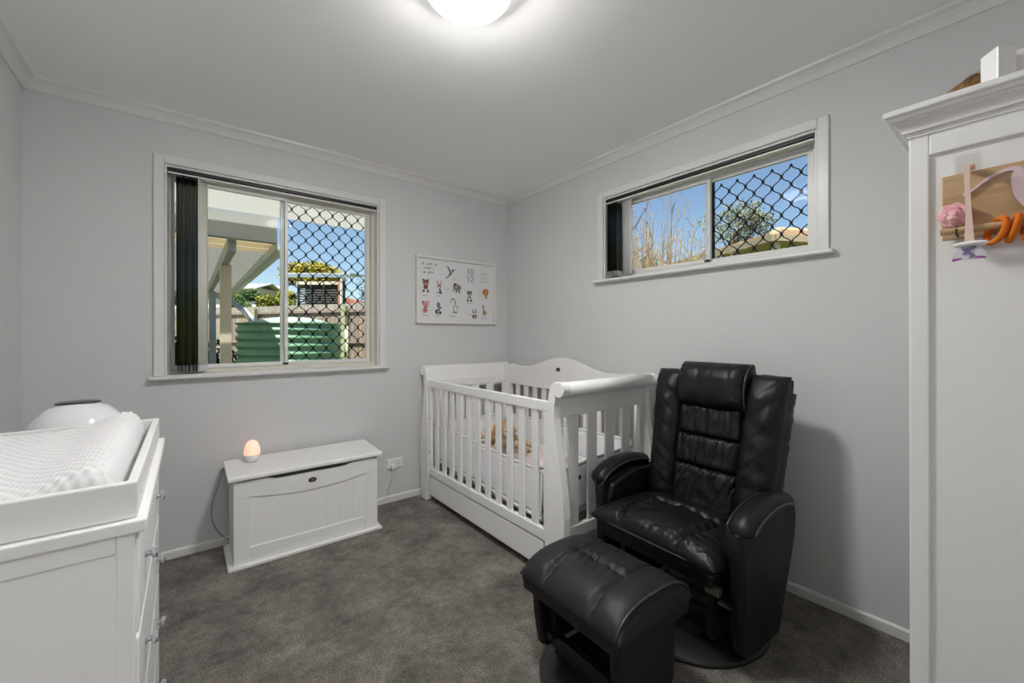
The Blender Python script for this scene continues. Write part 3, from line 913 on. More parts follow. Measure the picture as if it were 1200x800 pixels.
# front frame with a dipped finger gap and an arched lower edge of the top rail
y0, y1 = -.150, -.130
def rail_low(x): return .362 - .030 * (1 - (x / .30) ** 2)
def rail_top(x): return .445 - (.016 * min(1, max(0, (.22 - abs(x)) / .04)))
xs = [-W2 + (2 * W2) * i / 48 for i in range(49)]
bm = prism(B(), [(x, rail_top(x)) for x in xs] + [(x, rail_low(x) if abs(x) < .30 else .362) for x in xs[::-1]], y0, y1, 'y'); obj('front_rail', bm, M['white'], tx, bevel=.002)
bm = bx(-W2, -.300, y0, y1, .018, .362); obj('front_stile', bm, M['white'], tx, bevel=.0015)
bm = bx(.300, W2, y0, y1, .018, .362); obj('front_stile', bm, M['white'], tx, bevel=.0015)
bm = bx(-.300, .300, y0, y1, .018, .098); obj('front_rail', bm, M['white'], tx, bevel=.002)
for k in range(8):
    x0 = -.302 + .0755 * k
    bm = bx(x0, x0 + .0755, y0 + .006, y1, .090, .362); obj('tongue_and_groove_board', bm, M['white'], tx, bevel=.0012, seg=1)
bm = lathe(B(), [(0, -.155), (.019, -.155), (.022, -.152), (.022, -.148)], 24, (0, 0, .386), 'y')
for v in bm.verts: v.co.z = .386 + (v.co.z - .386) * .62
bd = obj('badge', bm, M['bronze'], tx)
bm = ball(B(), (0, -.156, .386), .008, 1.2, .3, .8, 12, 8); obj('emblem', bm, M['gold'], bd, smooth=True)
lz = lambda y: .468 + (y + .165) / .33 * .014
bm = B()
pr = [(-.165, .455), (-.160, .462), (.165, .478), (.165, .492), (-.158, .478), (-.165, .472)]
bm = prism(B(), pr, -.397, .397, 'x'); obj('lid', bm, M['white'], tx, bevel=.004, seg=3)

# egg night light on the lid
eg = thing('egg_night_light', 'peach glowing egg shaped night light standing on the toy box lid', 'night light', (-1.933, -.135, .4885))
bm = lathe(B(), [(0, 0), (.026, 0), (.031, .004), (.037, .020), (.040, .036), (.040, .040), (0, .040)], 32); obj('base', bm, M['gloss'], eg, smooth=True)
prof = [(.0395, .040), (.0405, .052), (.0385, .072), (.0335, .092), (.025, .108), (.013, .118), (0, .121)]
bm = lathe(B(), prof, 32); obj('shade', bm, mat('peach_glow', (.9, .62, .5), .35, emit=(1, .50, .34), emit_str=.5), eg, smooth=True)
bm = lathe(B(), [(0, -.0405), (.006, -.0405), (.006, -.036)], 12, (.006, 0, .026), 'y'); obj('button', bm, M['plasticw'], eg)

# power point with plug and lead
pw = thing('power_point', 'white double power point low on the back wall with a plug in it', 'power point', (-1.037, 0, .275))
bm = bx(-.058, .058, -.011, 0, -.036, .036); obj('face_plate', bm, M['plasticw'], pw, bevel=.004, seg=3)
for s_ in (-1, 1):
    bm = bx(s_ * .027 - .007, s_ * .027 + .007, -.016, -.011, .008, .024); obj('switch', bm, M['plasticw'], pw, bevel=.002)
bm = B()
for dx, dz, a in ((.021, -.008, .5), (.033, -.008, -.5), (.027, -.022, 0)):
    beam(bm, (dx - .004 * math.sin(a), -.0112, dz - .004), (dx + .004 * math.sin(a), -.0112, dz + .004), .002, .001, (0, 1, 0))
obj('socket_slots', bm, M['black'], pw, kind='stuff')
lead = thing('plug_lead', 'white plug and cable running from the power point down to the skirting', 'cable', (-1.06, -.011, .26))
bm = bx(-.014, .014, -.026, 0, -.018, .010); obj('plug', bm, M['plasticw'], lead, bevel=.004, seg=3)
bm = tube(B(), spline([(0, -.022, -.016), (-.004, -.026, -.04), (-.016, -.016, -.09), (-.045, -.010, -.16), (-.062, -.012, -.215), (-.10, .0, -.225), (-.2, -.002, -.235)], 8), .003, 8); obj('cable', bm, M['plasticw'], lead, smooth=True)
# lead of the egg light hanging behind the toy box
bm = tube(B(), spline([(-1.96, -.026, .47), (-2.02, -.026, .474), (-2.058, -.03, .450), (-2.074, -.04, .40), (-2.095, -.045, .33), (-2.115, -.045, .24), (-2.108, -.04, .15), (-2.075, -.035, .08), (-2.03, -.03, .03), (-1.99, -.028, .008)], 8), .0022, 8)
tag(obj('night_light_lead', bm, mat('grey_cable', (.22, .22, .22), .5), smooth=True), 'thin grey cable hanging down the left side of the toy box', 'cable')
# ================================================================== changing dresser
ds = thing('changing_dresser', 'white nursery dresser with four rows of drawers and crystal knobs', 'dresser', (-2.55, -1.4725, 0))
dx1 = .251; dyh = .378
bm = bx(-.268, .269, -.3925, .3925, .836, .860); obj('top_board', bm, M['white'], ds, bevel=.004, seg=3)
for s_ in (-1, 1):
    y0, y1 = sorted((s_ * dyh, s_ * (dyh - .020)))
    yi0, yi1 = sorted((s_ * (dyh - .008), s_ * (dyh - .018)))
    bm = bx(dx1 - .026, dx1, y0, y1, 0, .836); obj('end_stile', bm, M['white'], ds, bevel=.003)
    bm = bx(-.262, -.212, y0, y1, 0, .836); obj('end_stile', bm, M['white'], ds, bevel=.003)
    bm = bx(-.212, dx1 - .026, y0, y1, .800, .836); obj('end_rail', bm, M['white'], ds, bevel=.002)
    bm = bx(-.212, dx1 - .026, y0, y1, .06, .13); obj('end_rail', bm, M['white'], ds, bevel=.002)
    bm = bx(-.214, dx1 - .024, yi0, yi1, .13, .800); obj('end_panel', bm, M['white'], ds)
bm = bx(-.262, -.25, -dyh + .02, dyh - .02, .06, .836); obj('back_panel', bm, M['white'], ds)
bm = bx(-.25, dx1 - .004, -dyh + .02, dyh - .02, .062, .080); obj('bottom_panel', bm, M['white'], ds)
bm = bx(dx1 - .02, dx1 - .002, -dyh + .02, dyh - .02, .822, .836); obj('front_rail', bm, M['white'], ds)
M['crystal'] = mat('crystal_knob', (.62, .62, .64), .06, metal=.75)
for r in range(4):
    zc = .721 - .190 * r
    bm = bx(-.10, dx1 + .004, -dyh + .024, dyh - .024, zc - .090, zc + .092); d_ = obj('drawer', bm, M['white'], ds, bevel=.004)
    for y in (-.2055, .2105):
        bm = lathe(B(), [(0, dx1 + .004), (.010, dx1 + .004), (.006, dx1 + .008), (.0055, dx1 + .013), (.012, dx1 + .016), (.014, dx1 + .021), (.011, dx1 + .026), (0, dx1 + .028)], 14, (0, y, zc), 'x')
        obj('knob', bm, M['crystal'], d_)
# tray for the changing mat (lies on the top)
tr = thing('changing_tray', 'white open tray on top of the dresser holding the changing mat', 'tray', (-2.55, -1.4725, .8605))
bm = bx(-.255, .255, -.378, -.362, 0, .068); obj('tray_side', bm, M['white'], tr, bevel=.003)
bm = bx(-.255, .255, .362, .378, 0, .068); obj('tray_side', bm, M['white'], tr, bevel=.003)
bm = bx(.239, .255, -.362, .362, 0, .068); obj('tray_side', bm, M['white'], tr, bevel=.003)
bm = bx(-.255, -.239, -.362, .362, 0, .068); obj('tray_side', bm, M['white'], tr, bevel=.003)
bm = lathe(B(), [(0, .2545), (.005, .2545), (.005, .257), (0, .257)], 10, (0, -.33, .034), 'x'); obj('screw_cap', bm, M['chrome'], tr)
# changing mat with dimple cover
M['dimple'] = mat('dimple_cover', (.73, .73, .735), .85, spec=.1, sheen=.3)
n, l, b = nodes(M['dimple'])
mw, ml = .225, .345
def mat_z(u, v):
    t = abs(u)
    z = .052 + .050 * (1 / (1 + math.exp(-(t - .60) / .11)))
    z -= .004 * (1 - v) + 0
    z += .008 * gauss(v - .9, .3)
    e = (max(0, 1 - t ** 14) ** .5) * (max(0, 1 - abs(v) ** 26) ** .5)
    return .004 + z * e
bm = B(); g = []
NU, NV = 210, 300
for i in range(NU + 1):
    row = []
    for j in range(NV + 1):
        u, v = math.sin(PI / 2 * (-1 + 2 * i / NU)) * .35 + (-1 + 2 * i / NU) * .65, -1 + 2 * j / NV
        x, y = u * mw, v * ml
        # raised dimple dots on a staggered lattice
        p = .0185
        a, c = x / p, y / (p * .866)
        jr = round(c); ao = a - (.5 if jr % 2 else 0); di = math.hypot((ao - round(ao)) * p, (c - jr) * p * .866)
        h = .0055 * gauss(di, .0056)
        row.append(bm.verts.new((x + .002 * wr(y * 20, x * 20, 1), y, mat_z(u, v) + h + .0025 * wr(x * 9, y * 9, 2) + .004 * abs(wr(x * 30, y * 24, 3)) * gauss(1 - abs(v), .12))))
    g.append(row)
bv = [bm.verts.new((sx * mw, sy * ml, .002)) for sx, sy in ((-1, -1), (1, -1), (1, 1), (-1, 1))]
for a_, b_ in zip(g, g[1:]):
    for k in range(NV): bm.faces.new((a_[k], b_[k], b_[k + 1], a_[k + 1]))
bm.faces.new(bv)
mm = obj('changing_mat', bm, M['dimple'], None, smooth=True)
mm.location = (-2.552, -1.4725, .862)
tag(mm, 'white changing mat with raised sides under a dimpled minky cover', 'changing mat')
# domed container standing behind the mat, partly hidden by it
dm = thing('domed_container', 'glossy white dome with dark oval top behind the changing mat', 'container', (-2.515, -.86, 0))
prof = [(0, 0), (.102, 0), (.114, .01), (.118, .40), (.116, .80)]
bm = lathe(B(), prof + [(.118, .82), (0, .82)], 48); obj('body', bm, M['gloss'], dm, smooth=True, bevel=.003)
prof = [(.122, .82), (.127, .84), (.125, .872), (.117, .903), (.101, .932), (.077, .956), (.045, .972), (.03, .975), (0, .976)]
bm = lathe(B(), prof, 48); obj('domed_lid', bm, M['gloss'], dm, smooth=True)
bm = ball(B(), (.0, .0, .972), .058, 1, .8, .16, 28, 10); obj('dark_button', bm, M['smoke'], dm, smooth=True)

# ================================================================== wardrobe (its end panel faces the camera)
wd = thing('wardrobe', 'tall white wardrobe with moulded crown at the right edge of the view', 'wardrobe', (-.46, -3.06, 0))
X0, X1, Y0, Y1 = -.44, .44, -.352, .352
for s_ in (0, 1):
    xo, xi = (X0, X0 + .022) if s_ == 0 else (X1 - .022, X1)
    bm = bx(xo, xi, Y1 - .034, Y1, 0, 1.665); obj('end_stile', bm, M['white'], wd, bevel=.003)
    bm = bx(xo, xi, Y0, Y0 + .034, 0, 1.665); obj('end_stile', bm, M['white'], wd, bevel=.003)
    bm = bx(xo, xi, Y0 + .034, Y1 - .034, 1.607, 1.665); obj('end_rail', bm, M['white'], wd, bevel=.002)
    bm = bx(xo, xi, Y0 + .034, Y1 - .034, .06, .14); obj('end_rail', bm, M['white'], wd, bevel=.002)
    x0, x1 = (xo + .007, xi - .004) if s_ == 0 else (xo + .004, xi - .007)
    bm = bx(x0, x1, Y0 + .03, Y1 - .03, .13, 1.61); obj('end_panel', bm, M['white'], wd)
bm = bx(X0 + .022, X1 - .022, Y0, Y0 + .012, .05, 1.665); obj('back_panel', bm, M['white'], wd)
bm = bx(X0 + .022, X1 - .022, Y0 + .012, Y1 - .03, .06, .08); obj('bottom_panel', bm, M['white'], wd)
for k in range(2):
    x0, x1 = (X0 + .024, -.002) if k == 0 else (.002, X1 - .024)
    bm = bx(x0, x1, Y1 - .026, Y1 - .004, .09, 1.655); d_ = obj('door', bm, M['white'], wd, bevel=.003)
    bm = ball(B(), ((-.03 if k == 0 else .03), Y1 + .014, .95), .014, 1, 1, 1, 12, 8); obj('knob', bm, M['crystal'], d_, smooth=True)
# crown moulding: profile (outward, z) mitred round three sides
cp2 = [(-.02, 1.655), (.003, 1.655), (.003, 1.666), (.010, 1.666), (.011, 1.672), (.014, 1.679), (.020, 1.686), (.024, 1.689), (.024, 1.693), (.030, 1.694), (.032, 1.697), (.033, 1.702), (.037, 1.703), (.039, 1.706), (.039, 1.7165), (.036, 1.7185), (-.02, 1.7185)]
bm = B(); rings = []
for o_, z in cp2:
    rings.append([bm.verts.new(p) for p in ((X0 - o_, Y0 - o_ * 0, z), (X0 - o_, Y1 + o_, z), (X1 + o_ * .8, Y1 + o_, z), (X1 + o_ * .8, Y0, z))])
for i in range(len(rings)):
    a_, b_ = rings[i], rings[(i + 1) % len(rings)]
    for k in range(3): bm.faces.new((a_[k], a_[k + 1], b_[k + 1], b_[k]))
bm.faces.new([r[0] for r in rings]); bm.faces.new([r[3] for r in rings][::-1])
obj('crown_moulding', bm, M['white'], wd)
bm = bx(X0 + .01, X1 - .01, Y0, Y1 - .01, 1.700, 1.717); obj('top_board', bm, M['white'], wd)
WT = 1.7195
# things on top of the wardrobe
bk = bx(-.021, .021, -.015, .015, 0, .066)
wb = obj('block_ornament', bk, M['white'], None, bevel=.002); wb.location = (-.905, -2.843, WT); wb.rotation_euler = (0, 0, math.radians(38))
tag(wb, 'white rectangular block standing on top of the wardrobe', 'ornament')
bm = B(); prism(bm, [(-.03, 0), (.03, 0), (.026, .045), (.012, .062), (-.018, .070), (-.03, .066)], -.02, .02, 'y')
w2_ = obj('wedge_ornament', bm, add_noise(mat('pink_speck', (.8, .78, .77), .6), (.72, .55, .52), (.82, .8, .79), 40, lo=.3, hi=.4), None, bevel=.003); w2_.location = (-.850, -2.868, WT); w2_.rotation_euler = (0, 0, math.radians(8))
tag(w2_, 'white wedge ornament with faint pink, right of the block on the wardrobe', 'ornament')
bm = B(); rb = random.Random(3)
prof = [(0, -.031), (.010, -.028), (.022, -.012), (.025, .0), (.020, .018), (.013, .034), (.006, .046), (0, .05)]
lathe(bm, prof, 18, (0, 0, .028), 'y')
br = thing('bristly_ornament', 'small brown bristly ornament lying left of the white block on the wardrobe', 'ornament', (-.848, -2.812, WT + .003), 0)
M['bristle'] = add_noise(mat('brown_bristle', (.2, .11, .04), .9), (.10, .05, .015), (.36, .21, .08), 60, bump=1.0, bscale=200, bdist=.004)
obj('body', bm, M['bristle'], br, smooth=True)
bm = B()
for i in range(260):
    a = rb.uniform(0, PI); y = rb.uniform(-.026, .026); r = .025 * math.sqrt(max(.05, 1 - (y / .031) ** 2))
    p = Vector((r * math.cos(a), y, .028 + r * math.sin(a))); d = Vector((math.cos(a), -.9, math.sin(a))).normalized() * .012
    s = Vector((0, 1, 0)).cross(d).normalized() * .0012
    bm.faces.new([bm.verts.new(p - s), bm.verts.new(p + s), bm.verts.new(p + d)])
obj('bristles', bm, M['bristle'], br, kind='stuff')

# ------------------------------------------------------------------ name plaque on the wardrobe end
M['oak'] = add_noise(mat('light_oak', (.5, .34, .19), .5), (.44, .28, .14), (.58, .41, .24), 3.2, stretch=(1, 1, 9), lo=.35, hi=.65, bump=.1, bscale=30)
M['pinkacr'] = mat('pale_pink_acrylic', (.72, .56, .60), .4)
pq = thing('name_plaque', 'wooden plaque with pink script letter V and hanging dowel on the wardrobe end', 'sign', (-.9015, -2.90, 1.407))
bm = bx(-.012, 0, -.140, .137, 0, .140); obj('board', bm, M['oak'], pq, bevel=.002)
def flat(bm, pts2, x0, x1):     # pts2 (y,z)
    return prism(bm, pts2, x0, x1, 'x')
def ribbon_poly(path, ws):
    P = spline([(a, b_, 0) for a, b_ in path], 7); n_ = len(P); L, R = [], []
    for i, p in enumerate(P):
        d = (P[min(i + 1, n_ - 1)] - P[max(i - 1, 0)]).normalized(); q = Vector((-d.y, d.x, 0))
        t = i / (n_ - 1) * (len(ws) - 1); k = min(int(t), len(ws) - 2); w = ws[k] + (ws[k + 1] - ws[k]) * (t - k)
        L.append(p + q * w); R.append(p - q * w)
    return L, R
def stroke(bm, path, ws, x0, x1):
    L, R = ribbon_poly(path, ws); n_ = len(L)
    f = [[bm.verts.new((x, p.x, p.y)) for p in S] for S in (L, R) for x in (x0, x1)]
    l0, l1, r0, r1 = f
    for i in range(n_ - 1):
        bm.faces.new((l0[i], l0[i + 1], r0[i + 1], r0[i])); bm.faces.new((l1[i], r1[i], r1[i + 1], l1[i + 1]))
        bm.faces.new((l0[i], l1[i], l1[i + 1], l0[i + 1])); bm.faces.new((r0[i], r0[i + 1], r1[i + 1], r1[i]))
    bm.faces.new((l0[0], r0[0], r1[0], l1[0])); bm.faces.new((l0[-1], l1[-1], r1[-1], r0[-1]))
    return bm
# script V: swash from the left, thick down stroke, thin up stroke (screen right is -y)
bm = stroke(B(), [(.105, .090), (.090, .100), (.070, .116), (.048, .126), (.032, .124), (.030, .105), (.024, .075), (.012, .050), (.004, .046), (-.010, .060), (-.022, .090), (-.028, .118), (-.044, .126)],
            [.0042, .0024, .0028, .0030, .0052, .0105, .0125, .0110, .0060, .0040, .0040, .0040, .003], -.0175, -.0125)
obj('letter', bm, M['pinkacr'], pq)
dwz = .014
bm = tube(B(), [(-.034, .137, dwz), (-.034, -.14, dwz)], .0072, 12); dw = obj('dowel', bm, M['oak'], pq, smooth=False)
for y in (.113, -.11):
    bm = tube(B(), [(-.006, y, .003), (-.020, y, .006), (-.032, y, dwz + .010), (-.042, y, dwz), (-.034, y, dwz - .009)], .0022, 6); obj('hook', bm, M['bronze'], pq, smooth=True)
# orange felt rings on the dowel
M['orange'] = add_noise(mat('orange_felt', (.65, .17, .02), .85, spec=.1), (.55, .12, .012), (.72, .21, .03), 40, bump=.4, bscale=200)
for k, (y, t) in enumerate(((.058, 12), (.036, -16), (.010, 8))):
    pts = [(.0115 * math.cos(a) * .9, .009 * math.cos(a + .6) * 1.2, .0235 * math.sin(a)) for a in [2 * PI * i / 28 for i in range(28)]]
    bm = tube(B(), [(x * 1.6, y_, z) for x, y_, z in pts], .0058, 8, closed=True)
    o = obj('felt_ring', bm, M['orange'], None, smooth=True); o.location = (-.9355, -2.90 + y, 1.407 + dwz - .0105); o.rotation_euler = (0, 0, math.radians(t))
    tag(o, ['orange felt ring nearest the ribbon on the plaque dowel', 'orange felt ring second from the ribbon on the plaque dowel', 'orange felt ring at the very edge of the picture'][k], 'hair ring', 'orange rings on the dowel')
# pink flower
M['petal'] = add_noise(mat('pink_petal', (.78, .40, .42), .75), (.70, .30, .34), (.85, .55, .54), 30)
fl = thing('fabric_flower', 'pink fabric rose pinned to the lower left of the plaque', 'flower', (-.9145, -2.783, 1.457))
rf = random.Random(5)
for ring, (cnt, rad, size, out) in enumerate(((7, .0155, .0125, .005), (6, .010, .0105, .010), (4, .005, .008, .014), (1, 0, .006, .016))):
    for i in range(cnt):
        a = 2 * PI * i / cnt + ring * .5
        bm = ball(B(), (0, 0, 0), size, .35, 1, 1, 12, 8)
        for v in bm.verts: v.co.x -= (v.co.y ** 2 + v.co.z ** 2) * 18 * (1 if ring < 2 else .5) - .001 * wr(v.co.y * 300, v.co.z * 300, i)
        bmesh.ops.rotate(bm, verts=bm.verts, cent=(0, 0, 0), matrix=Matrix.Rotation(rf.uniform(-.4, .4), 3, 'Z') @ Matrix.Rotation(rf.uniform(-.4, .4), 3, 'Y'))
        bmesh.ops.translate(bm, verts=bm.verts, vec=(-out - .002, rad * math.cos(a), rad * math.sin(a)))
        obj('petal', bm, M['petal'], fl, smooth=True)
# peach ribbon with a hanging white bow
M['peach'] = mat('peach_ribbon', (.78, .58, .50), .6)
rbn = thing('hair_bow', 'white fabric bow with lilac print hanging on a peach ribbon over the plaque', 'hair bow', (-.921, -2.806, 1.39))
bm = stroke(B(), [(.004, .163), (.003, .12), (.001, .06), (0, .0)], [.0055, .0038, .0045, .0075], -.028, -.0265)
o = obj('ribbon', bm, M['peach'], rbn)
bm = bx(-.028, .005, -.0075, .0095, .1575, .1645); obj('ribbon_fold', bm, M['peach'], rbn, bevel=.003)
M['whitefab'] = mat('white_felt', (.82, .81, .79), .9, spec=.1)
bm = ball(B(), (-.028, -.002, -.002), .026, .35, 1, .22, 20, 10); obj('bow_band', bm, M['whitefab'], rbn, smooth=True)
M['lilac'] = add_noise(mat('lilac_print', (.7, .68, .75), .85), (.30, .22, .42), (.82, .81, .83), 90, lo=.42, hi=.5, detail=2)
bm = prism(B(), [(.025 * math.cos(a), -.034 + .030 * math.sin(a)) for a in [PI * i / 16 for i in range(17)]], -.0295, -.0265, 'x'); obj('bow_fan', bm, mat('lavender_felt', (.66, .66, .74), .9), rbn)
bm = stroke(B(), [(.010, -.010), (.004, -.014), (-.010, -.009)], [.002, .004, .002], -.0312, -.0303); stroke(bm, [(.010, -.023), (.002, -.019), (-.004, -.027), (.0, -.032)], [.001, .003, .003, .001], -.0312, -.0303)
obj('bow_print', bm, mat('lilac_ink', (.22, .17, .32), .8), rbn)
bm = stroke(B(), [(.024, -.034), (.016, -.032), (.010, -.032)], [.0028, .002, .001], -.0315, -.0303); stroke(bm, [(-.022, -.033), (-.014, -.031), (-.008, -.0315)], [.002, .0018, .001], -.0315, -.0303)
obj('bow_trim', bm, mat('purple_trim', (.30, .06, .30), .7), rbn)
# clear adhesive hook behind the ribbon
bm = bx(-.0014, 0, -.020, .018, -.02, .022); hk = obj('clear_hook', bm, glassmat('clear_plastic', (1, 1, 1), 1.08), None, bevel=.0005); hk.location = (-.8935, -2.796, 1.571)
tag(hk, 'clear adhesive hook above the plaque on the wardrobe end', 'hook')
# ================================================================== framed animal print
fr = thing('framed_print', 'white framed print of counting animals on the back wall', 'picture', (-.505, -.001, 1.551))
fw, fh = .367, .258
M['frame'] = mat('cream_frame', (.74, .73, .69), .45)
M['paper'] = mat('print_paper', (.72, .73, .735), .5, spec=.3)
bm = bx(-fw, fw, -.006, 0, -fh, fh); obj('backing', bm, M['paper'], fr)
for q in ((-fw, fw, fh - .018, fh), (-fw, fw, -fh, -fh + .018), (-fw, -fw + .018, -fh + .018, fh - .018), (fw - .018, fw, -fh + .018, fh - .018)):
    bm = bx(q[0], q[1], -.026, 0, q[2], q[3]); obj('frame_bar', bm, M['frame'], fr, bevel=.002)
pm = {k: mat('ink_' + k, c, .6) for k, c in dict(brown=(.22, .07, .05), pink=(.62, .26, .25), grey=(.18, .19, .20), dark=(.04, .04, .045), green=(.10, .25, .13), pale=(.55, .56, .54), orange=(.55, .20, .05), tan=(.45, .33, .10), blue=(.10, .11, .22), white=(.74, .75, .75), olive=(.20, .20, .14), red=(.45, .08, .07), cream=(.62, .58, .45)).items()}
lay = [0]
def ell(bm, cx, cz, rx, rz, rot=0, n_=16, yy=-.0064):
    c, s = math.cos(math.radians(rot)), math.sin(math.radians(rot))
    bm.faces.new([bm.verts.new((cx + rx * math.cos(2 * PI * k / n_) * c - rz * math.sin(2 * PI * k / n_) * s, yy, cz + rx * math.cos(2 * PI * k / n_) * s + rz * math.sin(2 * PI * k / n_) * c)) for k in range(n_)])
def poly(bm, pts, yy=-.0064):
    bm.faces.new([bm.verts.new((x, yy, z)) for x, z in pts])
def animal(name, cx, cz, sc, shapes):
    """shapes: (ink, kind, args...) stacked in thin ink layers; units relative to cx,cz times sc"""
    by = {}
    for i, s in enumerate(shapes):
        bm = by.setdefault(s[0], B()); yy = -.0062 - .00012 * i
        if s[1] == 'e': ell(bm, cx + s[2] * sc, cz + s[3] * sc, s[4] * sc, s[5] * sc, s[6] if len(s) > 6 else 0, 16, yy)
        else: poly(bm, [(cx + x * sc, cz + z * sc) for x, z in s[2]], yy)
    allm = B(); mats = []
    me = None
    for k, bm in by.items():
        idx = len(mats); mats.append(pm[k])
        tmp = bpy.data.meshes.new('t'); bm.to_mesh(tmp); bm.free()
        n0 = len(allm.faces); allm.from_mesh(tmp); bpy.data.meshes.remove(tmp)
        allm.faces.ensure_lookup_table()
        for f in allm.faces[n0:]: f.material_index = idx
    obj(name, allm, mats, fr, kind='stuff')
u = 1
animal('bear_picture', -.285, .030, .044, [('brown', 'e', 0, .55, .55, .5), ('brown', 'e', -.42, .98, .2, .22), ('brown', 'e', .42, .98, .2, .22), ('brown', 'e', 0, -.2, .42, .6), ('brown', 'e', -.38, -.9, .3, .22, 40), ('brown', 'e', .38, -.9, .3, .22, -40), ('cream', 'e', 0, .35, .2, .16), ('dark', 'e', -.2, .65, .06, .06), ('dark', 'e', .2, .65, .06, .06), ('white', 'e', 0, -.75, .25, .2)])
animal('rabbit_picture', -.171, .023, .044, [('pink', 'e', -.3, .85, .13, .5, 25), ('pink', 'e', .35, .85, .13, .5, -20), ('olive', 'e', 0, .2, .4, .38), ('cream', 'e', -.02, .05, .22, .2), ('dark', 'e', .1, -.55, .3, .35), ('white', 'e', -.15, -.55, .2, .28), ('dark', 'e', .3, -.95, .3, .15), ('olive', 'e', -.35, -.95, .2, .12), ('dark', 'e', .15, .3, .07, .07)])
animal('elephant_picture', -.012, .034, .046, [('grey', 'e', .15, 0, .72, .55), ('grey', 'e', -.3, .2, .45, .5), ('dark', 'e', -.3, .55, .35, .2), ('pink', 'e', -.05, .2, .26, .3), ('grey', 'e', -.62, -.35, .14, .45, -25), ('grey', 'e', -.1, -.7, .2, .28), ('grey', 'e', .5, -.7, .2, .28), ('green', 'e', .4, -.15, .3, .25), ('dark', 'e', -.35, .3, .06, .06)])
animal('hummingbird_picture', -.072, .150, .055, [('blue', 'p', [(-.1, 0), (-.55, .95), (-.35, .9), (.1, .25)]), ('dark', 'p', [(-.05, .1), (-.65, .75), (-.45, .5), (.0, -.05)]), ('green', 'e', .08, -.12, .42, .22, 45), ('red', 'p', [(-.15, -.35), (-.8, -.9), (-.72, -.95), (.0, -.5)]), ('dark', 'p', [(-.25, -.5), (-.95, -1.0), (-.2, -.58)]), ('blue', 'e', .42, .3, .22, .18, 20), ('dark', 'p', [(.55, .38), (.95, .55), (.58, .26)]), ('pink', 'e', .3, .1, .1, .08)])
animal('raccoon_picture', .107, -.026, .046, [('olive', 'e', 0, .45, .52, .42), ('olive', 'p', [(-.5, .55), (-.48, 1.05), (-.15, .8)]), ('olive', 'p', [(.5, .55), (.48, 1.05), (.15, .8)]), ('dark', 'e', -.2, .5, .16, .13), ('dark', 'e', .2, .5, .16, .13), ('pale', 'e', 0, .3, .16, .14), ('olive', 'e', 0, -.5, .42, .5), ('white', 'e', 0, -.6, .2, .32), ('dark', 'e', -.35, -.85, .22, .18), ('dark', 'e', .35, -.85, .22, .18)])
animal('lion_picture', .268, -.004, .042, [('orange', 'e', 0, .35, .78, .62), ('orange', 'e', -.45, .85, .2, .22), ('orange', 'e', .1, .95, .2, .22), ('orange', 'e', .5, .75, .2, .22), ('tan', 'e', .05, .35, .4, .36), ('pink', 'e', .05, .38, .16, .14), ('orange', 'e', .1, -.55, .3, .4), ('tan', 'e', .1, -.6, .16, .25), ('dark', 'e', -.1, .45, .05, .05), ('dark', 'e', .2, .45, .05, .05)])
animal('pig_picture', -.287, -.130, .046, [('pink', 'e', 0, .4, .55, .5), ('dark', 'e', -.5, .75, .2, .15), ('pink', 'e', .45, .8, .2, .2), ('pink', 'e', -.05, -.6, .5, .42), ('red', 'e', .3, .2, .2, .16), ('blue', 'e', 0, -.12, .32, .12), ('white', 'e', .32, .2, .08, .08), ('red', 'e', -.1, -.6, .2, .2), ('pink', 'e', -.25, -.95, .3, .12)])
animal('hippo_picture', -.177, -.138, .046, [('grey', 'e', 0, .5, .34, .42), ('blue', 'e', .0, .8, .25, .2), ('grey', 'e', .3, .1, .4, .18, -10), ('dark', 'e', -.2, -.6, .42, .4), ('pale', 'e', -.05, -.6, .18, .2), ('grey', 'e', .1, -.1, .22, .35), ('dark', 'e', .35, -.75, .2, .3, 20), ('pink', 'e', .15, -.95, .22, .08)])
animal('zebra_picture', -.043, -.118, .055, [('pale', 'e', -.35, .75, .28, .34, 20), ('dark', 'p', [(-.35, 1.2), (.25, 1.1), (.2, 1.0), (-.3, 1.05)]), ('white', 'p', [(-.15, .95), (.1, 1.0), (.35, .1), (.0, -.1)]), ('dark', 'p', [(.08, 1.0), (.2, .98), (.45, .2), (.33, .1)]), ('pale', 'e', .35, -.45, .36, .55, 15), ('white', 'e', .3, -.45, .2, .4, 15), ('dark', 'p', [(-.05, .2), (.05, .2), (.1, -.6), (.02, -.6)]), ('dark', 'e', .1, -.85, .22, .1), ('dark', 'e', .45, -.85, .14, .1), ('dark', 'p', [(.6, -.2), (.8, .15), (.84, .12), (.68, -.3)])])
animal('panda_picture', .156, -.170, .042, [('white', 'e', 0, .35, .45, .4), ('dark', 'e', -.4, .72, .15, .13), ('dark', 'e', .4, .72, .15, .13), ('dark', 'e', -.26, .3, .2, .18), ('dark', 'e', .26, .3, .2, .18), ('dark', 'e', 0, -.55, .52, .48), ('pink', 'e', .05, -.75, .26, .22), ('white', 'e', 0, -.35, .16, .18)])
animal('giraffe_picture', .252, -.145, .050, [('tan', 'e', -.25, .75, .25, .17, 15), ('tan', 'p', [(-.3, .7), (-.05, .75), (.05, .0), (-.25, .0)]), ('brown', 'p', [(-.08, .7), (.0, .7), (.06, .1), (.0, .1)]), ('tan', 'e', .1, -.3, .42, .4), ('tan', 'p', [(-.25, -.2), (-.1, -.3), (-.08, -.9), (-.22, -.9)]), ('tan', 'p', [(.25, -.4), (.42, -.3), (.38, -.85), (.26, -.85)]), ('brown', 'e', .1, -.25, .1, .1), ('brown', 'e', .3, -.35, .09, .09), ('brown', 'e', -.08, -.4, .07, .08), ('dark', 'e', .02, .95, .07, .07), ('dark', 'e', -.2, .98, .05, .08)])
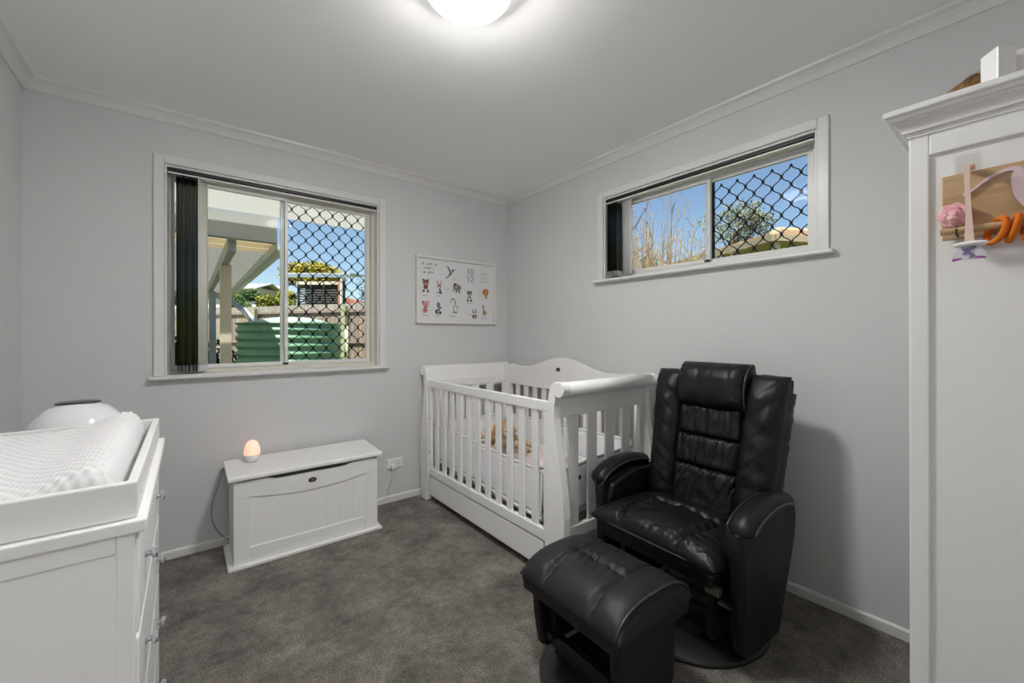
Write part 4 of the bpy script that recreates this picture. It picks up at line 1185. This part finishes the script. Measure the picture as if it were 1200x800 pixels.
# handwriting and lettering: thin ink strokes
bm = B(); rp = random.Random(11)
def scrawl(x0, x1, z, amp, w, step=.006):
    x = x0; pts = []
    k = 0
    while x < x1:
        pts.append((x + rp.uniform(-.001, .001), z + amp * (1 if k % 2 else -1) * rp.uniform(.35, 1))); x += step * rp.uniform(.7, 1.3); k += 1
        if rp.random() < .16 and len(pts) > 3:
            flush(pts, w); pts = []; x += step * 1.3
    flush(pts, w)
def flush(pts, w):
    if len(pts) < 2: return
    for (xa, za), (xb, zb) in zip(pts, pts[1:]):
        d = Vector((xb - xa, zb - za)); q = Vector((-d.y, d.x)).normalized() * w * 1.35
        poly(bm, [(xa + q.x, za + q.y), (xb + q.x, zb + q.y), (xb - q.x, zb - q.y), (xa - q.x, za - q.y)], -.0066)
scrawl(-.322, -.185, .197, .010, .0013, .008); scrawl(-.300, -.205, .165, .010, .0013, .008); scrawl(-.305, -.210, .133, .009, .0013, .008)
for (x0, x1, z) in ((.215, .290, .168), (.235, .275, .150), (.215, .285, .128), (.215, .290, .104), (.215, .285, .090)):
    scrawl(x0, x1, z, .004, .0007, .004)
for (x0, x1, z) in ((-.310, -.262, -.045), (-.190, -.160, -.042), (-.105, -.070, .018), (-.055, -.005, .103), (.080, .140, -.087), (.198, .232, -.020), (-.315, -.262, -.196), (-.205, -.160, -.198), (-.085, -.010, -.198), (.092, .128, -.180), (.225, .280, -.205)):
    scrawl(x0, x1, z, .0035, .0009, .0045)
obj('handwriting', bm, mat('ink_writing', (.10, .10, .10), .7), fr, kind='stuff')
def text(name, s, size, loc, m, parent, rot=(PI/2, 0, 0)):
    cu = bpy.data.curves.new(name, 'FONT'); cu.body = s; cu.size = size; cu.align_x = 'CENTER'; cu.align_y = 'CENTER'; cu.extrude = .0003
    o = bpy.data.objects.new(name, cu); C.objects.link(o)
    dg = bpy.context.evaluated_depsgraph_get()
    me = bpy.data.meshes.new_from_object(o.evaluated_get(dg)); bpy.data.objects.remove(o)
    o = bpy.data.objects.new(name, me); C.objects.link(o); me.materials.clear(); me.materials.append(m)
    o.location = loc; o.rotation_euler = rot; o.parent = parent
    return o
text('numerals', '10', .072, (.114, -.0068, .168), pm['grey'], fr)['kind'] = 'stuff'
text('numerals', '12', .072, (.114, -.0068, .110), pm['grey'], fr)['kind'] = 'stuff'

# ================================================================== outside
FWD = Vector((math.sin(.6663), math.cos(.6663), 0)); CAM = Vector((-2.222, -2.893, 1.2)); RGT = Vector((math.cos(.6663), -math.sin(.6663), 0))
def sstep(t): t = max(0, min(1, t)); return t * t * (3 - 2 * t)
def gz(x, y):
    d = (Vector((x, y, 0)) - CAM).dot(FWD)
    return -.30 + .95 * sstep((d - 3.5) / 4) * sstep((y - 1.5) / 2.5)
M['grass'] = add_noise(mat('lawn', (.16, .19, .06), .95, spec=.05), (.20, .14, .06), (.14, .21, .05), 1.6, lo=.35, hi=.65, bump=.6, bscale=60, bdist=.03)
bm = B(); g = []
for i in range(61):
    row = []
    for j in range(61):
        x, y = -20 + i * .9, -8 + j * .7
        row.append(bm.verts.new((x, y, gz(x, y) - (.0 if True else 0))))
    g.append(row)
for a_, b_ in zip(g, g[1:]):
    for k in range(60):
        c = sum((v.co for v in (a_[k], b_[k], b_[k + 1], a_[k + 1])), Vector()) / 4
        bm.faces.new((a_[k], b_[k], b_[k + 1], a_[k + 1]))
struct('ground', bm, M['grass'], smooth=True)

# own eaves
M['soffit'] = mat('white_soffit', (.84, .84, .83), .6)
def translucent(name, col, tcol, f):
    m = bpy.data.materials.new(name); m.use_nodes = True
    n, l = m.node_tree.nodes, m.node_tree.links; n.clear()
    d = n.new('ShaderNodeBsdfDiffuse'); d.inputs[0].default_value = (*col, 1)
    t = n.new('ShaderNodeBsdfTranslucent'); t.inputs[0].default_value = (*tcol, 1)
    x = n.new('ShaderNodeMixShader'); x.inputs[0].default_value = f; o = n.new('ShaderNodeOutputMaterial')
    l.new(d.outputs[0], x.inputs[1]); l.new(t.outputs[0], x.inputs[2]); l.new(x.outputs[0], o.inputs[0])
    return m
aw = obj('glow_soffit', bx(-7, .62, .13, 1.08, 2.20, 2.204), translucent('translucent_soffit_sheet', (.85, .85, .84), (.85, .85, .82), .5), None)  # eave soffit made a translucent sheet so sunlight from above brightens it
tag(aw, 'flat white soffit sheet outside the larger window, made translucent to glow', 'awning')
struct('trim_7', bx(.125, .62, -8, .13, 2.46, 2.50), M['soffit'])
struct('roof', bx(-9, .66, -8, .13, 2.505, 2.56), mat('roof_metal', (.4, .4, .4), .5))
struct('trim_8', bx(-9, -2.95, .0, .12, -.3, 2.5), M['soffit'])
# ---- carport
M['sheet_iron'] = translucent('translucent_roof_sheet', (.60, .60, .58), (.55, .54, .50), .20)
M['iron'] = add_noise(mat('weathered_roof_iron', (.42, .42, .40), .5, metal=.25), (.50, .50, .49), (.68, .68, .66), 1.4, stretch=(1, 4, 1), detail=5)
M['cream_sheet'] = translucent('cream_roof_sheet', (.7, .64, .5), (.8, .72, .55), .45)
M['creamfl'] = mat('cream_paint', (.66, .60, .48), .6)
M['greypost'] = mat('grey_paint_post', (.45, .46, .45), .55)
M['bluepost'] = mat('blue_grey_post', (.32, .37, .42), .5)
M['gutter'] = mat('pale_green_gutter', (.56, .62, .57), .45)
cpz = 1.955
cpt = thing('carport', 'white ribbed iron carport roof on posts outside the larger window', 'carport', (-1.93, 2.0, gz(-1.93, 2.0)))
off = Vector(cpt.location)
def W(bm):
    bmesh.ops.translate(bm, verts=bm.verts, vec=-off); return bm
bm = B(); rows = []
ny = 24 * 8
for i in range(ny + 1):
    y = 1.75 + 4.9 * i / ny; z = cpz + .080 + .026 * math.sin(2 * PI * i / 8)
    rows.append([bm.verts.new((x, y, z)) for x in (-7.0, -1.56)])
for a_, b_ in zip(rows, rows[1:]): bm.faces.new((a_[0], a_[1], b_[1], b_[0]))
obj('roof_sheet', W(bm), M['sheet_iron'], cpt)
for k in range(3):
    bm = bx(-7, -1.62, 1.20 + .18 * k, 1.37 + .18 * k, cpz + .07 - .012 * k, cpz + .095 - .012 * k); obj('fascia_board', W(bm), M['cream_sheet'], cpt, bevel=.004)
bm = bx(-7, -1.62, 1.105, 1.19, 1.99, 2.205); obj('ledger_beam', W(bm), M['greypost'], cpt)
for x, y0 in ((-1.93, 1.2), (-3.4, 1.2)):
    bm = bx(x - .03, x + .03, y0, 6.6, cpz - .06, cpz + .055); obj('roof_beam', W(bm), M['greypost'], cpt, bevel=.004)
bm = bx(-7, -1.60, 6.58, 6.64, cpz - .05, cpz + .055); obj('roof_beam', W(bm), M['greypost'], cpt)
for x, y, w, m_ in ((-1.925, 2.02, .092, M['creamfl']), (-1.912, 5.05, .088, M['bluepost']), (-3.4, 5.05, .09, M['greypost'])):
    bm = bx(x - w / 2, x + w / 2, y - w / 2, y + w / 2, gz(x, y) - .05, cpz - .06); obj('post', W(bm), m_, cpt, bevel=.004)
gp = [(-1.62, cpz + .10), (-1.62, cpz - .01), (-1.60, cpz - .03), (-1.545, cpz - .03), (-1.53, cpz - .01), (-1.53, cpz + .095), (-1.537, cpz + .095), (-1.537, cpz), (-1.55, cpz - .02), (-1.595, cpz - .02), (-1.61, cpz), (-1.61, cpz + .10)]
bm = prism(B(), gp, 1.15, 6.7, 'y'); obj('gutter', W(bm), M['gutter'], cpt)
e0 = Vector((-1.58, 6.6, cpz - .02))
bm = tube(B(), [e0, e0 + Vector((.01, 0, -.06)), e0 + Vector((.17, -.5, -.27)), e0 + Vector((.26, -.85, -.44)), e0 + Vector((.28, -.9, -.5))], .045, 12); obj('downpipe', W(bm), M['bluepost'], cpt, smooth=True)
bm = tube(B(), [e0 + Vector((.175, -.52, -.275)), e0 + Vector((.265, -.87, -.45))], .056, 12); obj('pipe_sleeve', W(bm), M['plasticw'], cpt, smooth=True)
# ---- water tank
tcx, tcy, tr_ = -.90, 4.55, .74
tz0 = gz(tcx, tcy) - .12; tz1 = 1.375
tank = thing('water_tank', 'green corrugated rainwater tank standing before the paling fence', 'water tank', (tcx, tcy, tz0))
M['tank'] = add_noise(mat('green_tank', (.15, .31, .20), .45), (.14, .30, .19), (.18, .35, .23), 3)
prof = [(0, 0), (tr_, 0)]
nn_ = int((tz1 - tz0) / .1135)
for i in range(nn_ * 8 + 1):
    z = (tz1 - tz0) * i / (nn_ * 8); prof.append((tr_ + .016 * math.sin(2 * PI * i / 8), z))
prof += [(tr_ + .02, tz1 - tz0), (tr_ + .02, tz1 - tz0 + .02), (tr_ - .02, tz1 - tz0 + .02)]
bm = lathe(B(), prof, 64); obj('tank_wall', bm, M['tank'], tank, smooth=True)
prof = [(tr_ - .01, tz1 - tz0 + .015), (tr_ * .6, tz1 - tz0 + .075), (.2, tz1 - tz0 + .12), (0, tz1 - tz0 + .125)]
bm = lathe(B(), prof, 64); obj('tank_roof', bm, mat('pale_green_tank_roof', (.42, .58, .48), .45), tank, smooth=True)
bm = tube(B(), [(tr_ + .02, -.35, 0), (tr_ + .02, -.35, tz1 - tz0 - .02)], .03, 8); obj('overflow_pipe', bm, mat('cream_pipe', (.55, .58, .40), .5), tank, smooth=True)
# ---- paling fence
M['pal'] = [add_noise(mat('paling_%s' % nm, c, .85), tuple(q * .55 for q in c), tuple(min(1, q * .92) for q in c), 2.5, stretch=(6, 6, .6)) for nm, c in (('grey', (.42, .36, .30)), ('tan', (.46, .36, .27)), ('pink', (.40, .31, .26)), ('pale', (.50, .45, .38)))]
FA, FB = Vector((-4.2, 12.6, 0)), Vector((.95, 4.50, 0)); fd = (FB - FA).normalized(); fl_ = (FB - FA).length
fang = math.atan2(fd.y, fd.x)
fz = 1.83
fence = thing('paling_fence', 'weathered timber paling fence behind the water tank', 'fence', (FA.x, FA.y, 0), fang)
npal = int(fl_ / .098)
shared = {}
for i in range(npal):
    k = rnd.randrange(4); key = (k, i % 5)
    if key not in shared:
        bm = bx(0, .090, -.010, .004, .45, fz - .14 + .012 * (i % 5)); o = obj('paling', bm, M['pal'][k], fence); shared[key] = o.data
    else:
        o = bpy.data.objects.new('paling', shared[key]); C.objects.link(o); o.parent = fence
    o.location = (i * .098, rnd.uniform(-.003, .003), 0)
for z0, h in ((fz - .165, .04), (1.05, .05)):
    bm = bx(0, fl_, -.045, -.011, z0, z0 + h); obj('fence_rail', bm, M['pal'][2], fence)
for i in range(int(fl_ / .142)):
    o = bpy.data.objects.new('top_board', None) if False else None
nb = int(fl_ / .6)
for i in range(nb):
    bm = bx(i * .6, i * .6 + .594, .006, .03, fz - .13, fz + .005); obj('top_board', bm, M['pal'][3], fence)
for i in range(int(fl_ / 2.4) + 1):
    bm = bx(i * 2.4 + 1.1, i * 2.4 + 1.2, -.13, -.046, .4, fz - .05); obj('fence_post', bm, mat('mossy_post', (.40, .42, .26), .9) if i == 0 else bpy.data.materials['mossy_post'], fence)

# ---- foliage helper: trunk, branches and a crown of leaf blades
def leafy(name, label, cat, base, crown_c, rad, nleaf, lsize, cols, trunk_r=.06, group=None, blobs=7, seed=1, sparse=False, trunk_col=(.16, .12, .09)):
    r = random.Random(seed)
    base = Vector(base); cc = Vector(crown_c) - base
    root = thing(name, label, cat, tuple(base), 0, group)
    tm = mat(name + '_bark', trunk_col, .9)
    cents = [Vector((r.uniform(-1, 1) * rad[0] * .7, r.uniform(-1, 1) * rad[1] * .7, r.uniform(-1, 1) * rad[2] * .7)) + cc for _ in range(blobs)]
    bm = B()
    top = cc + Vector((0, 0, -rad[2] * .3))
    tube(bm, spline([(0, 0, -.1), (top.x * .3 + .03, top.y * .3, top.z * .5), tuple(top)], 6), [trunk_r * (1 - .045 * i) for i in range(13)], 8)
    for c in cents:
        tube(bm, spline([tuple(top * .75), tuple((top * .75 + c) / 2 + Vector((0, 0, .1 * rad[2]))), tuple(c)], 4), [trunk_r * .35 * (1 - .08 * i) for i in range(9)], 6)
    obj('trunk', bm, tm, root, smooth=True, kind='stuff')
    by = {i: B() for i in range(len(cols))}
    for _ in range(nleaf):
        c = r.choice(cents); k = r.choice(range(len(cols)))
        while True:
            d = Vector((r.uniform(-1, 1), r.uniform(-1, 1), r.uniform(-1, 1)))
            if d.length < 1: break
        p = c + Vector((d.x * rad[0], d.y * rad[1], d.z * rad[2])) * .5
        a = Vector((r.uniform(-1, 1), r.uniform(-1, 1), r.uniform(-1, 1))).normalized(); b2 = a.orthogonal().normalized()
        s = lsize * r.uniform(.6, 1.3); bm = by[k]
        bm.faces.new([bm.verts.new(p + a * s), bm.verts.new(p + b2 * s * .45), bm.verts.new(p - a * s), bm.verts.new(p - b2 * s * .45)])
    for k, bm in by.items():
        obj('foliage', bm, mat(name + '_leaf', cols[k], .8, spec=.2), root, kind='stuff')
    return root
def at(px, py, t):
    """point at depth t seen in direction (px, py): used only to read off real positions"""
    return CAM + (FWD + RGT * ((px - 600) / F_PX) + Vector((0, 0, (392.9 - py) / F_PX))) * t
# trees and houses beyond the fence (positions in metres)
leafy('yellow_tree', 'bushy yellow green tree rising behind the neighbour shed', 'tree', (1.75, 14.6, .6), (1.72, 14.4, 3.55), (1.15, 1.0, .62), 5200, .075, [(.42, .34, .03), (.30, .27, .03), (.20, .20, .04), (.50, .40, .06)], .10, blobs=9, seed=2)
leafy('yellow_shrub', 'yellow green shrub showing above the fence left of the shed', 'shrub', (.05, 12.6, .6), (.05, 12.5, 2.35), (.62, .6, .42), 2400, .06, [(.42, .36, .04), (.22, .24, .05), (.12, .16, .05)], .05, seed=4)
leafy('green_shrub', 'dark green shrub above the fence behind the carport downpipe', 'shrub', (-1.0, 12.4, .6), (-1.0, 12.3, 2.25), (.55, .5, .4), 2200, .055, [(.10, .17, .05), (.16, .22, .07), (.06, .11, .04)], .05, seed=5)
leafy('green_shrub', 'green shrub above the fence seen between the carport posts', 'shrub', (-3.2, 12.9, .6), (-3.2, 12.9, 2.3), (1.2, .5, .42), 3200, .055, [(.12, .20, .05), (.20, .26, .06), (.07, .12, .04)], .05, seed=6)
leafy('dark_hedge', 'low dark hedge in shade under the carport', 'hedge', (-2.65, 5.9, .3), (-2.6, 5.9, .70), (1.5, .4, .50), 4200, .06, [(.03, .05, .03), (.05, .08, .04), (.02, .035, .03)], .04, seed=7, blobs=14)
leafy('bare_pine', 'thin bluish pine with sparse branches behind the fence at right', 'tree', (4.45, 16.2, .6), (4.45, 16.2, 3.2), (.65, .6, 1.1), 1500, .06, [(.16, .24, .30), (.22, .28, .30), (.10, .16, .20)], .06, seed=9, blobs=12, trunk_col=(.2, .22, .24))
# grass tufts and seed heads at the foot of the tank
r = random.Random(21); bm = B()
for i in range(120):
    x, y = r.uniform(-1.55, -1.05), r.uniform(3.3, 3.75); z = gz(x, y); h = r.uniform(.12, .55)
    dx, dy = r.uniform(-.18, .18), r.uniform(-.1, .1)
    bm.faces.new([bm.verts.new((x - .006, y, z - .02)), bm.verts.new((x + .006, y, z - .02)), bm.verts.new((x + dx * .5, y + dy * .5, z + h * .7)), ])
    bm.faces.new([bm.verts.new((x + dx * .5 - .006, y + dy * .5, z + h * .7)), bm.verts.new((x + dx * .5 + .006, y + dy * .5, z + h * .65)), bm.verts.new((x + dx * 1.3, y + dy, z + h * .95))])
obj('grass_tuft', bm, mat('dry_grass', (.40, .34, .10), .9), None, kind='stuff')

# neighbour's open shed with louvred side, behind the fence
M['fasciab'] = mat('blue_grey_fascia', (.26, .32, .40), .5)
M['brick'] = mat('orange_post_brick', (.45, .20, .10), .8)
sh = thing('louvred_shed', 'neighbour shed with blue grey fascia and dark louvres behind the fence', 'shed', (.9, 11.1, .62), math.radians(-38))
def SB(x0, x1, y0, y1, z0, z1): return bx(x0, x1, y0, y1, z0 - .62, z1 - .62)
obj('fascia', SB(-1.0, 1.15, -.05, .0, 3.02, 3.12), M['fasciab'], sh)
obj('roof', prism(B(), [(-.05, 2.50), (1.6, 2.65), (1.6, 2.69), (-.05, 2.54)], -1.0, 1.15, 'x'), M['iron'], sh)
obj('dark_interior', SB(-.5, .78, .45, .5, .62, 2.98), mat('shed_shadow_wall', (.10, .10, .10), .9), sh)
obj('beam', SB(-.55, .85, .0, .06, 2.80, 2.90), M['creamfl'], sh)
for k in range(11):
    z = 2.02 + .075 * k
    bm = prism(B(), [(.05, z - .62), (.09, z + .05 - .62), (.098, z + .05 - .62), (.058, z - .62)], -.50, .74, 'x'); obj('louvre', bm, mat('dark_louvre', (.035, .035, .035), .6) if k == 0 else bpy.data.materials['dark_louvre'], sh)
for x in (-.5, -.1, .3):
    obj('post', SB(x - .025, x + .025, -.0, .05, .62, 2.9), bpy.data.materials['dark_louvre'], sh)
obj('post', SB(.76, .83, -.03, .07, .62, 3.02), M['brick'], sh); obj('post', SB(.832, .875, -.03, .07, .62, 3.02), M['plasticw'], sh)
# white gabled garage left of it
gb = thing('weatherboard_garage', 'white weatherboard garage wall left of the louvred shed', 'garage', (-.75, 14.6, .62), math.radians(-38))
for k in range(8):
    z = .9 + .17 * k
    obj('weatherboard', prism(B(), [(0, z), (-.03, z), (-.012, z + .175), (0, z + .175)], -1.6, .6, 'x'), mat('white_board', (.72, .70, .66), .6) if k == 0 else bpy.data.materials['white_board'], gb)
obj('wall', bx(-1.6, .6, .0, 1.4, 0, 2.3), bpy.data.materials['white_board'], gb)
obj('roof', prism(B(), [(-.25, 2.26), (.7, 2.52), (1.6, 2.26), (1.6, 2.22), (.7, 2.47), (-.25, 2.22)], -1.75, .75, 'x'), mat('pale_roof', (.62, .62, .60), .5), gb)
# far white cottage with red trim
ct = thing('white_cottage', 'small white cottage with red roof edge far beyond the fence', 'house', (-.45, 19.8, .6), math.radians(-38))
obj('wall', bx(-1.4, 1.4, 0, 2, 0, 2.45), bpy.data.materials['white_board'], ct)
obj('roof', prism(B(), [(-.2, 2.42), (1, 3.0), (2.2, 2.42), (2.2, 2.36), (1, 2.93), (-.2, 2.36)], -1.6, 1.6, 'x'), mat('white_roof', (.75, .75, .74), .5), ct)
obj('fascia', bx(-1.6, 1.6, -.24, -.2, 2.34, 2.44), mat('red_trim', (.36, .06, .07), .5), ct)
for x in (-.6, .0, .6):
    f_ = obj('window', bx(x - .2, x + .2, -.02, .01, 1.5, 2.15), M['alu'], ct); obj('pane', bx(x - .16, x + .16, -.03, -.02, 1.54, 2.11), mat('far_pane', (.05, .06, .08), .1) if x == -.6 else bpy.data.materials['far_pane'], f_)
rc = thing('red_roof_cottage', 'distant house with a red roof beside the thin pine', 'house', (3.9, 19.0, .6), math.radians(-38))
obj('wall', bx(-.9, .9, 0, 1.5, 0, 2.0), bpy.data.materials['white_board'], rc)
obj('roof', prism(B(), [(-1.2, 1.98), (1.2, 1.98), (.5, 2.5), (-.6, 2.5)], -.2, 1.7, 'y'), mat('red_tiles', (.40, .16, .10), .7), rc)

# ---- neighbour's tiled house outside the high window
e1 = Vector((.45, .89, 0)).normalized(); ang = math.atan2(e1.y, e1.x)      # local x runs along its side eave
nh = thing('tiled_house', 'neighbour house with tan tiled hip roof outside the high window', 'house', (4.43, -.55, -.3), ang)
ez = 2.9
M['tile'] = add_noise(mat('tan_roof_tile', (.52, .38, .24), .8), (.42, .28, .17), (.62, .48, .32), 7, detail=5)
Lx, Ly = 6.4, 6.3
pit = math.tan(math.radians(18))
def roofz(x, y): return ez + pit * min(x, -y, Lx - x)
obj('wall', bx(.55, Lx - .5, -Ly + .5, -.55, 0, ez - .05), mat('olive_render', (.22, .22, .14), .8), nh)
bm = bx(.0, Lx, -Ly, 0, ez - .05, ez - .03); obj('soffit', bm, mat('olive_soffit', (.34, .32, .20), .7), nh)
obj('gutter', prism(B(), [(-.09, ez - .06), (.0, ez - .06), (.0, ez + .04), (-.09, ez + .03)], -Ly, .05, 'y'), mat('tan_gutter', (.40, .33, .22), .5), nh)
obj('gutter', prism(B(), [(.09, ez - .06), (.0, ez - .06), (.0, ez + .04), (.09, ez + .03)], -.05, Lx, 'x'), bpy.data.materials['tan_gutter'], nh)
# roof planes stepped in tile courses: side towards us (y = 0 edge) and the hip end (x = 0 edge)
nco = 14
for k in range(nco):
    d0, d1 = k * .16, (k + 1) * .16
    z0, z1 = ez + .035 + pit * d0, ez + .01 + pit * d1
    if d0 < Lx / 2:
        bm = B(); bm.faces.new([bm.verts.new(p) for p in ((d0, -d0, z0), (Lx - d0, -d0, z0), (Lx - d1, -d1, z1), (d1, -d1, z1))]); obj('tile_course', bm, M['tile'], nh, solid=.03)
        bm = B(); bm.faces.new([bm.verts.new(p) for p in ((d0, -Ly, z0), (d0, -d0, z0), (d1, -d1, z1), (d1, -Ly, z1))]); obj('tile_course', bm, M['tile'], nh, solid=.03)
bm = tube(B(), [(0, 0, ez + .04), (nco * .16, -nco * .16, ez + .05 + pit * nco * .16)], .07, 8); obj('hip_ridge', bm, M['tile'], nh, smooth=True)
bm = tube(B(), [(nco * .16, -nco * .16, ez + .05 + pit * nco * .16), (nco * .16, -Ly, ez + .05 + pit * nco * .16)], .07, 8); obj('ridge', bm, M['tile'], nh, smooth=True)
for x in (1.0, 2.2, 3.2):
    f_ = obj('window', bx(x - .35, x + .35, -.57, -.52, 1.5, 2.5), M['creamfl'], nh); obj('pane', bx(x - .3, x + .3, -.585, -.57, 1.55, 2.45), bpy.data.materials['far_pane'], f_)
for y in (-1.2, -2.4):
    f_ = obj('window', bx(.52, .57, y - .4, y + .4, 1.5, 2.5), M['creamfl'], nh); obj('pane', bx(.505, .52, y - .35, y + .35, 1.55, 2.45), bpy.data.materials['far_pane'], f_)
obj('verandah_post', bx(.02, .10, -.12, -.04, 0, ez - .05), M['creamfl'], nh)

# ---- bare shrub with last autumn leaves outside the high window
def twiggy(name, label, base, n_, h, spread, cols, leafn, seed, stem_col, sr=.0065):
    r = random.Random(seed); root = thing(name, label, 'shrub', base)
    bm = B(); tips = []
    for i in range(n_):
        x, y = r.uniform(-spread, spread), r.uniform(-spread, spread)
        hh = h * r.uniform(.45, 1.0)
        p = [(x, y, -.05)]
        bx_, by_ = x, y
        for k in range(1, 5):
            bx_ += r.uniform(-.12, .12) * spread * 1.6 + x * .12; by_ += r.uniform(-.12, .12) * spread * 1.6 + y * .12
            p.append((bx_, by_, hh * k / 4))
        P = spline(p, 3); tube(bm, P, [sr * (1 - .06 * q) for q in range(len(P))], 5)
        for q in P[4:]: tips.append(q + Vector((r.uniform(-.05, .05), r.uniform(-.05, .05), r.uniform(-.03, .05))))
        for q in P[5::2]:
            d = Vector((r.uniform(-1, 1), r.uniform(-1, 1), r.uniform(.2, 1))) * .16
            tube(bm, [q, q + d * .5, q + d], [.004, .003, .0015], 4); tips.append(q + d)
    obj('stems', bm, mat(name + '_stem', stem_col, .9), root, kind='stuff')
    by = {i: B() for i in range(len(cols))}
    for _ in range(leafn):
        q = r.choice(tips); k = min(len(cols) - 1, int(max(0, (q.z / h)) * len(cols) + r.uniform(-.6, .6))); k = max(0, k)
        a = Vector((r.uniform(-1, 1), r.uniform(-1, 1), r.uniform(-1, 1))).normalized(); b2 = a.orthogonal().normalized(); s = r.uniform(.008, .017)
        b3 = by[k]; b3.faces.new([b3.verts.new(q + a * s), b3.verts.new(q + b2 * s * .6), b3.verts.new(q - a * s), b3.verts.new(q - b2 * s * .6)])
    for k, b3 in by.items(): obj('leaves', b3, mat(name + '_leaf', cols[k], .8), root, kind='stuff')
    return root
twiggy('autumn_shrub', 'tall twiggy shrub with last orange leaves at the left of the high window', (1.42, -.40, -.3), 190, 3.05, .38, [(.34, .26, .10), (.38, .28, .10), (.42, .28, .06), (.40, .17, .06), (.36, .11, .06)], 2200, 31, (.36, .27, .16))
twiggy('yellow_leaf_shrub', 'shrub with yellow leaves beside the tiled house eave', (2.58, -.44, -.3), 110, 2.80, .24, [(.30, .24, .10), (.36, .30, .08), (.48, .40, .06), (.52, .46, .08)], 1300, 33, (.33, .27, .19))
twiggy('dry_thicket', 'dense thicket of straw coloured stems low in the high window', (3.10, 1.02, -.3), 700, 3.15, .62, [(.34, .27, .12), (.36, .30, .13), (.30, .24, .12), (.36, .28, .10)], 1800, 35, (.46, .37, .22), .0085)
leafy('gum_tree', 'grey green gum tree rising behind the tiled roof', 'tree', (13.9, 4.1, -.3), (13.8, 4.1, 5.25), (1.2, 1.35, .70), 2600, .07, [(.22, .24, .15), (.28, .29, .20), (.16, .18, .11)], .12, seed=14, blobs=9)
leafy('small_cypress', 'small dark tree left of the gum tree above the roof', 'tree', (11.2, 6.2, -.3), (11.2, 6.2, 3.7), (.38, .38, .55), 1000, .06, [(.14, .17, .13), (.10, .13, .10)], .05, seed=15, blobs=4)
struct('bounce_slab', bx(-9, 3.6, .12, 4.0, -.32, -.285), mat('pale_bounce_concrete', (.50, .48, .44), .8))  # unseen slab added to bounce sunlight up under the carport and soffit
